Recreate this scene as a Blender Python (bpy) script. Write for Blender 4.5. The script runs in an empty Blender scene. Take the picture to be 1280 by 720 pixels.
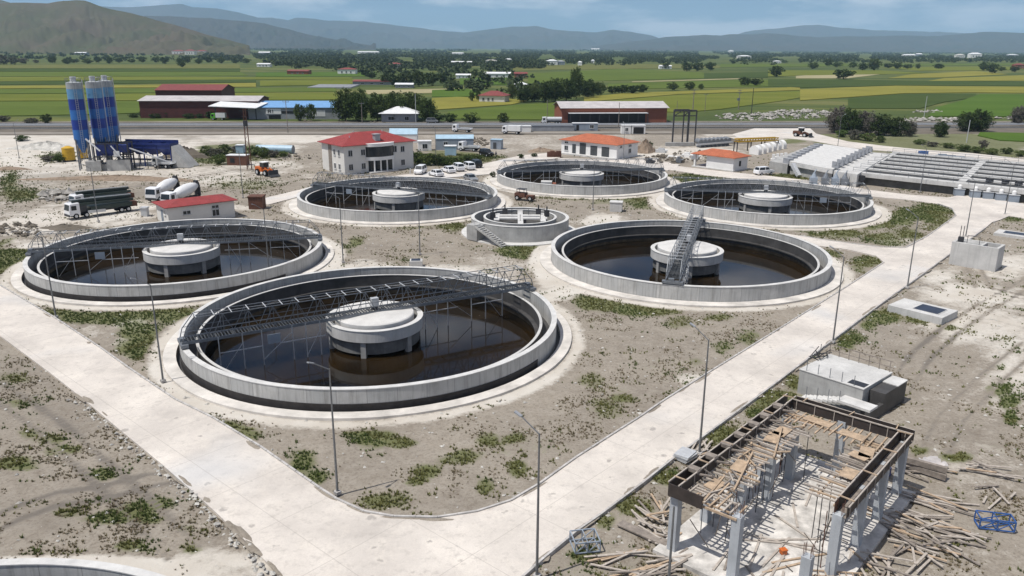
import bpy, math, random
import numpy as np
from mathutils import Matrix, Vector
R = math.radians
random.seed(7); np.random.seed(7)
scene = bpy.context.scene
C = scene.collection
# ------------------------------------------------------------------ camera
F = 990.0; P = R(16.916); RO = R(.342); CH = 30.2
cam = bpy.data.cameras.new('camera'); co = bpy.data.objects.new('camera', cam); C.objects.link(co)
cam.sensor_width = 36; cam.lens = F / 1280 * 36; cam.clip_start = .5; cam.clip_end = 90000
co.matrix_world = Matrix.Translation((0, 0, CH)) @ Matrix.Rotation(R(90) - P, 4, 'X') @ Matrix.Rotation(RO, 4, 'Z')
scene.camera = co
# ------------------------------------------------------------------ sun, sky, exposure
SUN_EL = R(65); SUN_DX, SUN_DY = -.88, -.475           # horizontal direction towards the sun
sun = bpy.data.lights.new('sun', 'SUN'); sun.energy = 4.7; sun.angle = R(.53); sun.color = (1, .965, .91)
so = bpy.data.objects.new('sun', sun); C.objects.link(so)
sv = Vector((SUN_DX * math.cos(SUN_EL), SUN_DY * math.cos(SUN_EL), math.sin(SUN_EL)))
so.rotation_euler = sv.to_track_quat('Z', 'Y').to_euler(); so.location = (0, 0, 300)
world = bpy.data.worlds.new('World'); scene.world = world; world.use_nodes = True
wn = world.node_tree.nodes; wl = world.node_tree.links; wn.clear()
wo = wn.new('ShaderNodeOutputWorld'); bg = wn.new('ShaderNodeBackground'); sky = wn.new('ShaderNodeTexSky')
sky.sky_type = 'NISHITA'; sky.sun_disc = False; sky.sun_elevation = SUN_EL
sky.sun_rotation = math.atan2(SUN_DX, SUN_DY); sky.altitude = 1100; sky.air_density = 1.0; sky.dust_density = .4; sky.ozone_density = 2.0
bg.inputs['Strength'].default_value = .05
tc = wn.new('ShaderNodeTexCoord'); mp = wn.new('ShaderNodeMapping'); mp.inputs['Scale'].default_value = (1.1, 1.1, 5.0)
mp.inputs['Location'].default_value = (.35, .1, .2)
nz = wn.new('ShaderNodeTexNoise'); nz.inputs['Scale'].default_value = 4.2; nz.inputs['Detail'].default_value = 9; nz.inputs['Roughness'].default_value = .6
cr = wn.new('ShaderNodeValToRGB'); cr.color_ramp.elements[0].position = .47; cr.color_ramp.elements[1].position = .60
cr.color_ramp.elements[0].color = (0, 0, 0, 1); cr.color_ramp.elements[1].color = (.8, .8, .8, 1)
mx = wn.new('ShaderNodeMix'); mx.data_type = 'RGBA'
wl.new(tc.outputs['Generated'], mp.inputs['Vector']); wl.new(mp.outputs['Vector'], nz.inputs['Vector'])
wl.new(nz.outputs['Fac'], cr.inputs['Fac']); wl.new(cr.outputs['Color'], mx.inputs['Factor'])
hs = wn.new('ShaderNodeMix'); hs.data_type = 'RGBA'; hs.blend_type = 'MULTIPLY'; hs.inputs['Factor'].default_value = 1
hs.inputs['B'].default_value = (.64, .90, 1.30, 1)
wl.new(sky.outputs['Color'], hs.inputs['A']); wl.new(hs.outputs['Result'], mx.inputs['A'])
mx.inputs['B'].default_value = (21, 20.5, 21, 1)
wl.new(mx.outputs['Result'], bg.inputs['Color']); wl.new(bg.outputs[0], wo.inputs['Surface'])
scene.view_settings.view_transform = 'Standard'; scene.view_settings.look = 'None'
scene.view_settings.exposure = 0; scene.view_settings.gamma = 1; scene.view_settings.use_curve_mapping = False
scene.cycles.max_bounces = 5; scene.cycles.diffuse_bounces = 2; scene.cycles.glossy_bounces = 2
scene.cycles.transparent_max_bounces = 4; scene.cycles.volume_bounces = 1; scene.cycles.transmission_bounces = 2
scene.cycles.caustics_reflective = False; scene.cycles.caustics_refractive = False

# ------------------------------------------------------------------ photo pixel -> ground
def ray(px, py):
    u = px - 640; v = py - 360
    x = u * math.cos(RO) + v * math.sin(RO); y = -u * math.sin(RO) + v * math.cos(RO)
    return (x, -y * math.sin(P) + F * math.cos(P), -y * math.cos(P) - F * math.sin(P))
def G(px, py, z=0.0):
    d = ray(px, py); t = (z - CH) / d[2]
    return (d[0] * t, d[1] * t)
def G3(px, py, z=0.0):
    a = G(px, py, z); return (a[0], a[1], z)
def HT(px, py, pt):
    Y = G(px, py)[1]; d = ray(px, pt); return CH + Y * d[2] / d[1]
def SC(px, py):                       # photo pixels per metre at a ground point
    X, Y = G(px, py); return F / (Y * math.cos(P) + CH * math.sin(P))
def projnp(X, Y, Z=0.0):
    Z = Z - CH
    d = Y * math.cos(P) - Z * math.sin(P); u = Y * math.sin(P) + Z * math.cos(P)
    d = np.maximum(d, 1e-3); x = F * X / d; y = -F * u / d
    return 640 + x * math.cos(RO) - y * math.sin(RO), 360 + x * math.sin(RO) + y * math.cos(RO)

# ------------------------------------------------------------------ numpy noise
def vnoise(x, y, s, seed=0):
    x = np.asarray(x, float) / s + seed * 17.3 + 1000; y = np.asarray(y, float) / s + seed * 9.7 + 1000
    xi = np.floor(x).astype(np.int64); yi = np.floor(y).astype(np.int64); fx = x - xi; fy = y - yi
    fx = fx * fx * (3 - 2 * fx); fy = fy * fy * (3 - 2 * fy)
    def h(a, b):
        n = (a * 374761393 + b * 668265263 + seed * 1274126177) & 0xffffffff
        n = ((n ^ (n >> 13)) * 1274126177) & 0xffffffff
        return ((n ^ (n >> 16)) & 0xffff) / 65535.0
    a = h(xi, yi); b = h(xi + 1, yi); c = h(xi, yi + 1); d = h(xi + 1, yi + 1)
    return (a * (1 - fx) + b * fx) * (1 - fy) + (c * (1 - fx) + d * fx) * fy
def fbm(x, y, s, seed=0, o=4):
    t = 0; a = .5; n = 0
    for i in range(o):
        t = t + a * vnoise(x, y, s, seed + i); n += a; a *= .55; s *= .5
    return t / n

# ------------------------------------------------------------------ mesh builder
class MB:
    def __init__(s): s.v = []; s.f = []; s.smooth = False
    def add(s, vs, fs):
        o = len(s.v); s.v += [tuple(a) for a in vs]; s.f += [tuple(i + o for i in f) for f in fs]; return s
    def box(s, c, d, rz=0, tilt=None):
        x, y, z = d[0] / 2, d[1] / 2, d[2] / 2
        vs = [Vector((a * x, b * y, e * z)) for e in (-1, 1) for a, b in ((-1, -1), (1, -1), (1, 1), (-1, 1))]
        m = Matrix.Rotation(rz, 3, 'Z')
        if tilt: m = m @ Matrix.Rotation(tilt[0], 3, 'X') @ Matrix.Rotation(tilt[1], 3, 'Y')
        return s.add([(m @ v) + Vector(c) for v in vs], [(0, 3, 2, 1), (4, 5, 6, 7), (0, 1, 5, 4), (1, 2, 6, 5), (2, 3, 7, 6), (3, 0, 4, 7)])
    def bx(s, x0, x1, y0, y1, z0, z1): return s.box(((x0 + x1) / 2, (y0 + y1) / 2, (z0 + z1) / 2), (x1 - x0, y1 - y0, z1 - z0))
    def bar(s, p, q, w, h=None):
        h = h or w; p = Vector(p); q = Vector(q); d = (q - p)
        if d.length < 1e-6: return s
        d.normalize(); up = Vector((0, 0, 1)) if abs(d.z) < .95 else Vector((1, 0, 0))
        a = d.cross(up).normalized() * w / 2; b = a.cross(d).normalized() * h / 2
        vs = [e + i * a + j * b for e in (p, q) for i, j in ((-1, -1), (1, -1), (1, 1), (-1, 1))]
        return s.add(vs, [(0, 3, 2, 1), (4, 5, 6, 7), (0, 1, 5, 4), (1, 2, 6, 5), (2, 3, 7, 6), (3, 0, 4, 7)])
    def tube(s, p, q, r, r2=None, n=8, cap=True):
        r2 = r if r2 is None else r2; p = Vector(p); q = Vector(q); d = (q - p).normalized()
        up = Vector((0, 0, 1)) if abs(d.z) < .95 else Vector((1, 0, 0))
        a = d.cross(up).normalized(); b = a.cross(d).normalized()
        vs = [e + (a * math.cos(t) + b * math.sin(t)) * rr for e, rr in ((p, r), (q, r2)) for t in [2 * math.pi * i / n for i in range(n)]]
        fs = [(i, i + n, (i + 1) % n + n, (i + 1) % n) for i in range(n)]
        if cap: fs += [tuple(range(n)), tuple(reversed(range(n, 2 * n)))]
        return s.add(vs, fs)
    def lathe(s, prof, n=48, c=(0, 0, 0), a0=0, a1=2 * math.pi, closed=True):
        full = abs(a1 - a0 - 2 * math.pi) < 1e-6; m = n if full else n + 1; k = len(prof)
        vs = [(c[0] + r * math.cos(a0 + (a1 - a0) * i / n), c[1] + r * math.sin(a0 + (a1 - a0) * i / n), c[2] + z) for i in range(m) for r, z in prof]
        fs = []
        for i in range(n):
            j = (i + 1) % m
            for t in range(k if closed else k - 1):
                u = (t + 1) % k; fs.append((i * k + t, j * k + t, j * k + u, i * k + u))
        if closed and not full: fs += [tuple(reversed(range(k))), tuple(range((m - 1) * k, m * k))]
        return s.add(vs, fs)
    def ring(s, r0, r1, z0, z1, n=96, c=(0, 0, 0), a0=0, a1=2 * math.pi):
        return s.lathe([(r0, z0), (r1, z0), (r1, z1), (r0, z1)], n, c, a0, a1)
    def disc(s, r, z0, z1, n=48, c=(0, 0, 0)):
        vs = [(c[0] + r * math.cos(2 * math.pi * i / n), c[1] + r * math.sin(2 * math.pi * i / n), c[2] + z) for z in (z0, z1) for i in range(n)]
        return s.add(vs, [tuple(reversed(range(n))), tuple(range(n, 2 * n))] + [(i, (i + 1) % n, (i + 1) % n + n, i + n) for i in range(n)])
    def prism(s, poly, z0, z1):
        n = len(poly); a = sum(poly[i][0] * poly[(i + 1) % n][1] - poly[(i + 1) % n][0] * poly[i][1] for i in range(n))
        if a < 0: poly = list(reversed(poly))
        vs = [(p[0], p[1], z) for z in (z0, z1) for p in poly]
        return s.add(vs, [tuple(reversed(range(n))), tuple(range(n, 2 * n))] + [(i, (i + 1) % n, (i + 1) % n + n, i + n) for i in range(n)])
    def build(s, name, mat, parent=None, loc=None, rz=0, **tags):
        me = bpy.data.meshes.new(name); me.from_pydata(s.v, [], s.f); me.update()
        if s.smooth:
            me.shade_smooth()
        o = bpy.data.objects.new(name, me); C.objects.link(o); me.materials.append(mat)
        if parent: o.parent = parent
        if loc: o.location = loc
        o.rotation_euler = (0, 0, rz)
        for k, v in tags.items(): o[k] = v
        return o
def tag(o, label, cat, group=None):
    o['label'] = label; o['category'] = cat
    if group: o['group'] = group
    return o
def thing(name, label, cat, loc=(0, 0, 0), rz=0, group=None):
    o = bpy.data.objects.new(name, None); C.objects.link(o); o.empty_display_size = .2
    o.location = loc; o.rotation_euler = (0, 0, rz); return tag(o, label, cat, group)
def dup(o, loc, rz, label, group=None, scale=None):
    c = o.copy(); C.objects.link(c); c.location = loc; c.rotation_euler = (0, 0, rz); c['label'] = label
    if group: c['group'] = group
    if scale: c.scale = scale
    for ch in o.children:
        d = ch.copy(); C.objects.link(d); d.parent = c
        for g in ch.children:
            e = g.copy(); C.objects.link(e); e.parent = d
    return c
NTH = ['leftmost', 'second from the left', 'third from the left', 'fourth from the left', 'fifth from the left', 'sixth from the left', 'seventh from the left',
       'eighth from the left', 'ninth from the left', 'tenth from the left', 'eleventh from the left', 'twelfth from the left', 'thirteenth from the left',
       'fourteenth from the left', 'fifteenth from the left', 'sixteenth from the left', 'seventeenth from the left', 'eighteenth from the left',
       'nineteenth from the left', 'twentieth from the left']

# ------------------------------------------------------------------ materials
def nodes(name):
    m = bpy.data.materials.new(name); m.use_nodes = True; nt = m.node_tree; nt.nodes.clear()
    o = nt.nodes.new('ShaderNodeOutputMaterial'); b = nt.nodes.new('ShaderNodeBsdfPrincipled'); nt.links.new(b.outputs[0], o.inputs['Surface'])
    return m, nt, b
def N(nt, t, **kw):
    n = nt.nodes.new(t)
    for k, v in kw.items():
        if k in n.inputs: n.inputs[k].default_value = v
        else: setattr(n, k, v)
    return n
def noise(nt, vec, scale, detail=5, rough=.55):
    n = N(nt, 'ShaderNodeTexNoise', Scale=scale, Detail=detail, Roughness=rough); nt.links.new(vec, n.inputs['Vector']); return n.outputs['Fac']
def ramp(nt, fac, stops):
    r = nt.nodes.new('ShaderNodeValToRGB'); e = r.color_ramp.elements
    while len(e) < len(stops): e.new(.5)
    for i, (p, c) in enumerate(stops):
        e[i].position = p; e[i].color = (c, c, c, 1) if isinstance(c, (int, float)) else (*c, 1)
    nt.links.new(fac, r.inputs['Fac']); return r.outputs['Color']
def mixc(nt, fac, a, b, mode='MIX'):
    m = nt.nodes.new('ShaderNodeMix'); m.data_type = 'RGBA'; m.blend_type = mode
    for s, v in (('Factor', fac), ('A', a), ('B', b)):
        if isinstance(v, (int, float)): m.inputs[s].default_value = v
        elif isinstance(v, tuple): m.inputs[s].default_value = (*v, 1)
        else: nt.links.new(v, m.inputs[s])
    return m.outputs['Result']
def mth(nt, op, a, b=0.0, clamp=False):
    m = nt.nodes.new('ShaderNodeMath'); m.operation = op; m.use_clamp = clamp
    for i, v in ((0, a), (1, b)):
        if isinstance(v, (int, float)): m.inputs[i].default_value = v
        else: nt.links.new(v, m.inputs[i])
    return m.outputs[0]
def mapping(nt, vec, sc):
    m = nt.nodes.new('ShaderNodeMapping'); m.inputs['Scale'].default_value = sc; nt.links.new(vec, m.inputs['Vector']); return m.outputs['Vector']
def bump(nt, b, h, strength=.4, dist=.05):
    n = N(nt, 'ShaderNodeBump', Strength=strength, Distance=dist); nt.links.new(h, n.inputs['Height']); nt.links.new(n.outputs[0], b.inputs['Normal'])
def mat(name, col, rough=.8, metal=0.0, sc=1.5, amt=.25, col2=None, bmp=.2, streak=False, world=False):
    m, nt, b = nodes(name)
    t = nt.nodes.new('ShaderNodeNewGeometry' if world else 'ShaderNodeTexCoord'); vec = t.outputs['Position' if world else 'Object']
    f = noise(nt, vec, sc, 6, .65)
    c2 = col2 or tuple(c * (1 - amt) for c in col); c1 = tuple(min(1, c * (1 + amt * .6)) for c in col)
    c = mixc(nt, ramp(nt, f, [(.32, 0.0), (.68, 1.0)]), c2, c1)
    if streak:
        s = noise(nt, mapping(nt, vec, (2.2, 2.2, .12)), 1.6, 4, .7)
        c = mixc(nt, ramp(nt, s, [(.5, 0.0), (.8, .55)]), c, tuple(x * .55 for x in col))
    nt.links.new(c, b.inputs['Base Color']); b.inputs['Roughness'].default_value = rough; b.inputs['Metallic'].default_value = metal
    if rough >= .9: b.inputs['Specular IOR Level'].default_value = .12
    if bmp: bump(nt, b, noise(nt, vec, sc * 9, 4, .6), bmp, .03)
    return m
M = {}
M['rim'] = mat('pale_rim_concrete', (.56, .55, .53), .85, sc=.9, amt=.18)
M['apron'] = mat('dusty_apron_concrete', (.60, .565, .52), .9, sc=.35, amt=.3, world=True)
M['conc'] = mat('weathered_concrete', (.38, .375, .36), .85, sc=.5, amt=.28, streak=True)
M['conc_l'] = mat('light_concrete', (.52, .51, .49), .85, sc=.4, amt=.2, streak=True)
M['drum'] = mat('dark_drum_concrete', (.16, .16, .155), .8, sc=.6, amt=.4, streak=True)  # darker base colour for the lower drum, with streaks
M['conc_d'] = mat('dark_concrete', (.065, .062, .06), .6, sc=.6, amt=.4, streak=True)  # dark tone also stands in for shade in footing trench and side chamber
M['conc_b'] = mat('bluish_cast_concrete', (.40, .42, .44), .8, sc=.8, amt=.15)
M['slab'] = mat('dusty_floor_slab', (.56, .53, .49), .9, sc=.9, amt=.45)
M['bitumen'] = mat('bitumen_coat', (.035, .03, .028), .8, sc=1.5, amt=.4)
M['steel'] = mat('galvanised_steel', (.20, .215, .235), .5, .4, sc=3, amt=.25)
M['grate'] = mat('dark_grating', (.07, .075, .08), .6, .3, sc=6, amt=.4)
M['steel_l'] = mat('pale_steel', (.55, .56, .57), .5, .3, sc=3, amt=.15)
M['steel_d'] = mat('dark_steel', (.05, .05, .055), .6, .3, sc=3, amt=.3)
M['lamp'] = mat('lamp_pole_steel', (.20, .205, .21), .5, .5, sc=3, amt=.2)
M['white'] = mat('white_plaster', (.74, .73, .71), .85, sc=.3, amt=.08, streak=False)
M['cream'] = mat('cream_plaster', (.66, .64, .60), .85, sc=.3, amt=.08)
M['glass'] = mat('dark_window_glass', (.02, .025, .03), .15, sc=.5, amt=.3, bmp=0)
M['frame_w'] = mat('white_window_frame', (.7, .7, .7), .5, sc=3, amt=.05)
M['dark_door'] = mat('dark_grey_door', (.06, .065, .07), .5, sc=2, amt=.2)
M['timber'] = mat('pale_raw_timber', (.43, .32, .22), .8, sc=2.5, amt=.35)
M['timber_g'] = mat('greyed_timber', (.24, .205, .175), .85, sc=2.5, amt=.4)
M['timber_p'] = mat('weathered_pale_timber', (.42, .37, .32), .85, sc=2.5, amt=.3)
M['tide'] = mat('tide_mark_stain', (.16, .12, .075), .9, sc=1.2, amt=.5)
M['ply'] = mat('dark_film_plywood', (.042, .032, .028), .6, sc=1.5, amt=.4)
M['rust'] = mat('rusty_steel', (.12, .05, .03), .8, sc=3, amt=.4)
M['blue_d'] = mat('deep_blue_paint', (.015, .03, .16), .45, sc=1, amt=.3)
M['blue_s'] = mat('blue_frame_paint', (.03, .10, .30), .5, sc=2, amt=.2)
M['red_roof'] = None
M['yellow'] = mat('yellow_paint', (.55, .33, .02), .5, sc=1.5, amt=.2)
M['orange'] = mat('orange_paint', (.55, .13, .02), .5, sc=2, amt=.25)
M['tyre'] = mat('tyre_rubber', (.015, .015, .016), .9, sc=4, amt=.3)
M['black'] = mat('plain_black', (.012, .012, .014), .3, sc=2, amt=.2, bmp=0)
M['carwhite'] = mat('white_car_paint', (.75, .75, .76), .25, sc=1, amt=.04, bmp=0)
M['cargrey'] = mat('grey_car_paint', (.28, .29, .30), .3, .3, sc=1, amt=.08, bmp=0)
M['maroon'] = mat('maroon_sheet', (.085, .018, .015), .7, sc=.5, amt=.25)
M['brick'] = mat('red_brick', (.28, .11, .07), .9, sc=2.5, amt=.3)
M['greywall'] = mat('grey_render', (.30, .31, .33), .9, sc=.5, amt=.2)
M['bluewall'] = mat('blue_grey_panel', (.26, .30, .35), .6, sc=.6, amt=.15)
M['skyroof'] = mat('pale_blue_sheet', (.36, .50, .60), .45, sc=.6, amt=.12)
M['blueroof'] = mat('blue_sheet', (.16, .33, .58), .45, sc=.6, amt=.15)
M['whiteroof'] = mat('white_sheet_roof', (.70, .70, .70), .55, sc=.4, amt=.12)
M['greyroof'] = mat('greyed_sheet_roof', (.46, .43, .42), .6, sc=.3, amt=.2)
M['green'] = mat('green_paint', (.10, .38, .03), .5, sc=2, amt=.2)
M['dgreen'] = mat('dark_green_boom', (.02, .035, .03), .4, sc=1.5, amt=.3)
M['skin'] = mat('skin', (.45, .28, .2), .6, sc=4, amt=.1)
M['cloth'] = mat('pale_cloth', (.65, .65, .66), .9, sc=6, amt=.1)
M['cloth_d'] = mat('dark_cloth', (.03, .035, .06), .9, sc=6, amt=.2)
M['bark'] = mat('bark', (.09, .065, .045), .95, sc=4, amt=.4)
M['rubble'] = mat('mixed_rubble', (.36, .34, .31), .95, sc=.35, amt=.6, world=True)
M['stone'] = mat('pale_rubble', (.50, .48, .44), .9, sc=.8, amt=.35, world=True)
M['soilpile'] = mat('piled_soil', (.26, .20, .15), .95, sc=1.2, amt=.3)
def roofmat(name, col, pitch=3.2):
    m, nt, b = nodes(name); t = nt.nodes.new('ShaderNodeTexCoord'); vec = t.outputs['Object']
    f = noise(nt, vec, .7, 7, .7); c = mixc(nt, ramp(nt, f, [(.3, 0.0), (.7, 1.0)]), tuple(x * .66 for x in col), tuple(x * 1.15 for x in col))
    f2 = noise(nt, vec, 9, 2, .6); c = mixc(nt, ramp(nt, f2, [(.35, .5), (.6, 0.0)]), c, tuple(x * .45 for x in col))
    w = N(nt, 'ShaderNodeTexWave', Scale=pitch); w.bands_direction = 'Y'; nt.links.new(vec, w.inputs['Vector'])
    nt.links.new(c, b.inputs['Base Color']); b.inputs['Roughness'].default_value = .75; bump(nt, b, w.outputs['Fac'], .6, .05); return m
M['red_roof'] = roofmat('red_tiles', (.33, .045, .042)); M['orange_roof'] = roofmat('orange_tiles', (.50, .14, .06)); M['dred_roof'] = roofmat('dull_red_tiles', (.24, .05, .045))
# tank wall: formwork joints around the circumference
def wallmat():
    m, nt, b = nodes('tank_wall_concrete'); t = nt.nodes.new('ShaderNodeTexCoord'); vec = t.outputs['Object']
    sx = nt.nodes.new('ShaderNodeSeparateXYZ'); nt.links.new(vec, sx.inputs[0])
    a = mth(nt, 'ARCTAN2', sx.outputs['Y'], sx.outputs['X']); fr = mth(nt, 'FRACT', mth(nt, 'MULTIPLY', a, 48 / 6.28318))
    j = mth(nt, 'LESS_THAN', fr, .022)
    pan = nt.nodes.new('ShaderNodeTexWhiteNoise'); pan.noise_dimensions = '1D'; nt.links.new(mth(nt, 'FLOOR', mth(nt, 'MULTIPLY', a, 48 / 6.28318)), pan.inputs['W'])
    c = mixc(nt, ramp(nt, noise(nt, vec, .45, 7, .65), [(.3, 0.0), (.7, 1.0)]), (.36, .355, .34), (.54, .53, .51))
    c = mixc(nt, mth(nt, 'MULTIPLY', pan.outputs['Value'], .65), c, (.36, .365, .36))
    s = noise(nt, mapping(nt, vec, (1.6, 1.6, .1)), 2.2, 5, .7)
    c = mixc(nt, ramp(nt, s, [(.48, 0.0), (.72, .75)]), c, (.21, .205, .19))
    c = mixc(nt, mth(nt, 'MULTIPLY', j, .55), c, (.12, .12, .115))
    nt.links.new(c, b.inputs['Base Color']); b.inputs['Roughness'].default_value = .85; bump(nt, b, noise(nt, vec, 8, 4), .2, .03); return m
M['white_c'] = mat('bleached_concrete', (.57, .555, .53), .85, sc=.5, amt=.15); M['wall'] = wallmat(); M['conc_w'] = mat('dark_wall_concrete', (.12, .115, .105), .85, sc=.4, amt=.4, streak=True)
def watermat():
    m, nt, b = nodes('brown_settling_water'); t = nt.nodes.new('ShaderNodeTexCoord'); vec = t.outputs['Object']
    f = noise(nt, vec, .09, 5, .6); f2 = noise(nt, mapping(nt, vec, (.5, 1.6, 1)), .35, 5, .7)
    c = mixc(nt, ramp(nt, f, [(.38, 0.0), (.62, 1.0)]), (.005, .0042, .003), (.019, .0115, .0045))
    c = mixc(nt, ramp(nt, f2, [(.60, 0.0), (.78, .5)]), c, (.035, .024, .014))
    f3 = noise(nt, vec, 2.2, 7, .8); f4 = noise(nt, vec, .16, 3, .6)
    sc_ = mth(nt, 'MULTIPLY', ramp(nt, f3, [(.58, 0.0), (.66, 1.0)]), ramp(nt, f4, [(.52, 0.0), (.66, .8)]))
    c = mixc(nt, sc_, c, (.085, .065, .04)); nt.links.new(mth(nt, 'ADD', mth(nt, 'MULTIPLY', sc_, .5), .06), b.inputs['Roughness'])
    nt.links.new(c, b.inputs['Base Color']); b.inputs['IOR'].default_value = 1.33
    bump(nt, b, noise(nt, vec, 1.2, 3), .05, .02); return m
M['water'] = watermat()
def roadmat():
    m, nt, b = nodes('dusty_concrete_road'); t = nt.nodes.new('ShaderNodeNewGeometry'); vec = t.outputs['Position']
    c = mixc(nt, ramp(nt, noise(nt, vec, .16, 6, .6), [(.3, 0.0), (.7, 1.0)]), (.45, .41, .37), (.68, .625, .56))
    c = mixc(nt, ramp(nt, noise(nt, vec, .45, 5, .7), [(.5, 0.0), (.75, .6)]), c, (.70, .64, .56))
    c = mixc(nt, ramp(nt, noise(nt, vec, 1.3, 6, .75), [(.52, 0.0), (.68, .6)]), c, (.38, .345, .31))
    c = mixc(nt, ramp(nt, noise(nt, vec, .9, 3, .5), [(.66, 0.0), (.73, .8)]), c, (.29, .265, .24))
    c = mixc(nt, ramp(nt, noise(nt, vec, 9, 3, .7), [(.35, .25), (.6, 0.0)]), c, (.40, .36, .32))
    c = mixc(nt, ramp(nt, noise(nt, vec, .07, 2, .5), [(.56, 0.0), (.70, .5)]), c, (.50, .51, .52))
    sx = nt.nodes.new('ShaderNodeSeparateXYZ'); nt.links.new(vec, sx.inputs[0])
    for dx, dy in ((math.cos(R(48.5)), math.sin(R(48.5))), (math.cos(R(-42)), math.sin(R(-42)))):
        k = mth(nt, 'ADD', mth(nt, 'MULTIPLY', sx.outputs['X'], dx / 6.0), mth(nt, 'MULTIPLY', sx.outputs['Y'], dy / 6.0))
        j = mth(nt, 'LESS_THAN', mth(nt, 'FRACT', k), .009)
        c = mixc(nt, mth(nt, 'MULTIPLY', j, .45), c, (.30, .27, .24))
    nt.links.new(c, b.inputs['Base Color']); b.inputs['Roughness'].default_value = .9; bump(nt, b, noise(nt, vec, 5, 5, .7), .25, .03); return m
M['road'] = roadmat()
M['kerb'] = mat('kerb_concrete', (.46, .44, .42), .9, sc=1.2, amt=.3, world=True)
M['asphalt'] = mat('worn_asphalt', (.045, .043, .041), 1.0, sc=.15, amt=.3, world=True)
M['gravel'] = mat('grey_gravel_verge', (.15, .13, .105), .95, sc=.12, amt=.3, world=True)
M['line'] = mat('road_paint', (.7, .7, .68), .7, sc=1, amt=.15, world=True)
def groundmat():
    m, nt, b = nodes('dry_soil_ground'); g = nt.nodes.new('ShaderNodeNewGeometry'); vec = g.outputs['Position']
    at = {}
    for k in ('dust', 'veg', 'dark', 'far'):
        a = nt.nodes.new('ShaderNodeAttribute'); a.attribute_name = k; at[k] = a.outputs['Fac']
    n1 = noise(nt, vec, .12, 7, .65); n2 = noise(nt, vec, .9, 8, .75); n3 = noise(nt, vec, 4.5, 5, .75)
    soil = mixc(nt, ramp(nt, n1, [(.3, 0.0), (.7, 1.0)]), (.178, .152, .122), (.305, .266, .216))
    soil = mixc(nt, ramp(nt, n2, [(.35, 0.0), (.72, .75)]), soil, (.36, .325, .275))
    soil = mixc(nt, ramp(nt, n3, [(.3, .85), (.52, 0.0)]), soil, (.15, .122, .095))
    d = mth(nt, 'ADD', at['dust'], mth(nt, 'MULTIPLY', mth(nt, 'SUBTRACT', n2, .5), 1.1))
    d = mth(nt, 'ADD', d, mth(nt, 'MULTIPLY', mth(nt, 'SUBTRACT', n3, .5), .5))
    dustc = mixc(nt, ramp(nt, n1, [(.35, 0.0), (.65, 1.0)]), (.47, .425, .365), (.57, .535, .48))
    c = mixc(nt, ramp(nt, d, [(.3, 0.0), (.75, 1.0)]), soil, dustc)
    dk = mth(nt, 'ADD', at['dark'], mth(nt, 'MULTIPLY', mth(nt, 'SUBTRACT', n2, .5), 1.0))
    c = mixc(nt, ramp(nt, dk, [(.35, 0.0), (.8, .75)]), c, (.13, .115, .10))
    vg = mth(nt, 'ADD', at['veg'], mth(nt, 'MULTIPLY', mth(nt, 'SUBTRACT', n3, .5), 1.3))
    vg = mth(nt, 'ADD', vg, mth(nt, 'MULTIPLY', mth(nt, 'SUBTRACT', n2, .5), .9))
    gc = mixc(nt, n2, (.06, .08, .02), (.15, .155, .06))
    c = mixc(nt, ramp(nt, vg, [(.30, 0.0), (.75, .85)]), c, gc)
    nf = noise(nt, mapping(nt, vec, (.0035, .012, 1)), 1.0, 7, .65); nf2 = noise(nt, mapping(nt, vec, (.02, .08, 1)), 1.0, 5, .6)
    fc = ramp(nt, nf, [(.3, (.035, .055, .014)), (.5, (.07, .092, .02)), (.6, (.13, .135, .035)), (.72, (.22, .19, .10))])
    fc = mixc(nt, ramp(nt, nf2, [(.4, 0.0), (.7, .5)]), fc, (.035, .06, .018))
    c = mixc(nt, at['far'], c, fc)
    nt.links.new(c, b.inputs['Base Color']); b.inputs['Roughness'].default_value = .95; b.inputs['Specular IOR Level'].default_value = .2
    h = mth(nt, 'ADD', n2, mth(nt, 'MULTIPLY', n3, .5)); bump(nt, b, h, .7, .12); return m
M['ground'] = groundmat()
def fieldmat(name, c1, c2, rot):
    m, nt, b = nodes(name); g = nt.nodes.new('ShaderNodeNewGeometry'); vec = g.outputs['Position']
    mpn = nt.nodes.new('ShaderNodeMapping'); mpn.inputs['Rotation'].default_value = (0, 0, R(rot)); mpn.inputs['Scale'].default_value = (.006, .06, 1); nt.links.new(vec, mpn.inputs['Vector'])
    f = noise(nt, mpn.outputs[0], 1, 7, .7); c = mixc(nt, ramp(nt, f, [(.3, 0.0), (.7, 1.0)]), c1, c2)
    f2 = noise(nt, vec, .02, 5, .6); c = mixc(nt, ramp(nt, f2, [(.5, 0.0), (.75, .5)]), c, tuple(x * .6 for x in c1))
    nt.links.new(c, b.inputs['Base Color']); b.inputs['Roughness'].default_value = .95; b.inputs['Specular IOR Level'].default_value = .1
    bump(nt, b, noise(nt, vec, .5, 5, .7), .8, .3); return m
def leafmat(name, c1, c2, sc=.5):
    m, nt, b = nodes(name); g = nt.nodes.new('ShaderNodeNewGeometry'); oi = nt.nodes.new('ShaderNodeObjectInfo')
    f = noise(nt, g.outputs['Position'], sc, 4, .7)
    c = mixc(nt, ramp(nt, f, [(.3, 0.0), (.7, 1.0)]), c1, c2)
    c = mixc(nt, mth(nt, 'MULTIPLY', oi.outputs['Random'], .45), c, (c2[0] * 1.1, c2[1] * .85, c2[2] * 1.2))
    nt.links.new(c, b.inputs['Base Color']); b.inputs['Roughness'].default_value = .75; b.inputs['Specular IOR Level'].default_value = .15; return m
M['leaf'] = leafmat('leaf_green', (.025, .048, .011), (.07, .105, .025))
M['leaf_l'] = leafmat('leaf_light', (.045, .085, .02), (.11, .15, .04), .8)
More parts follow.
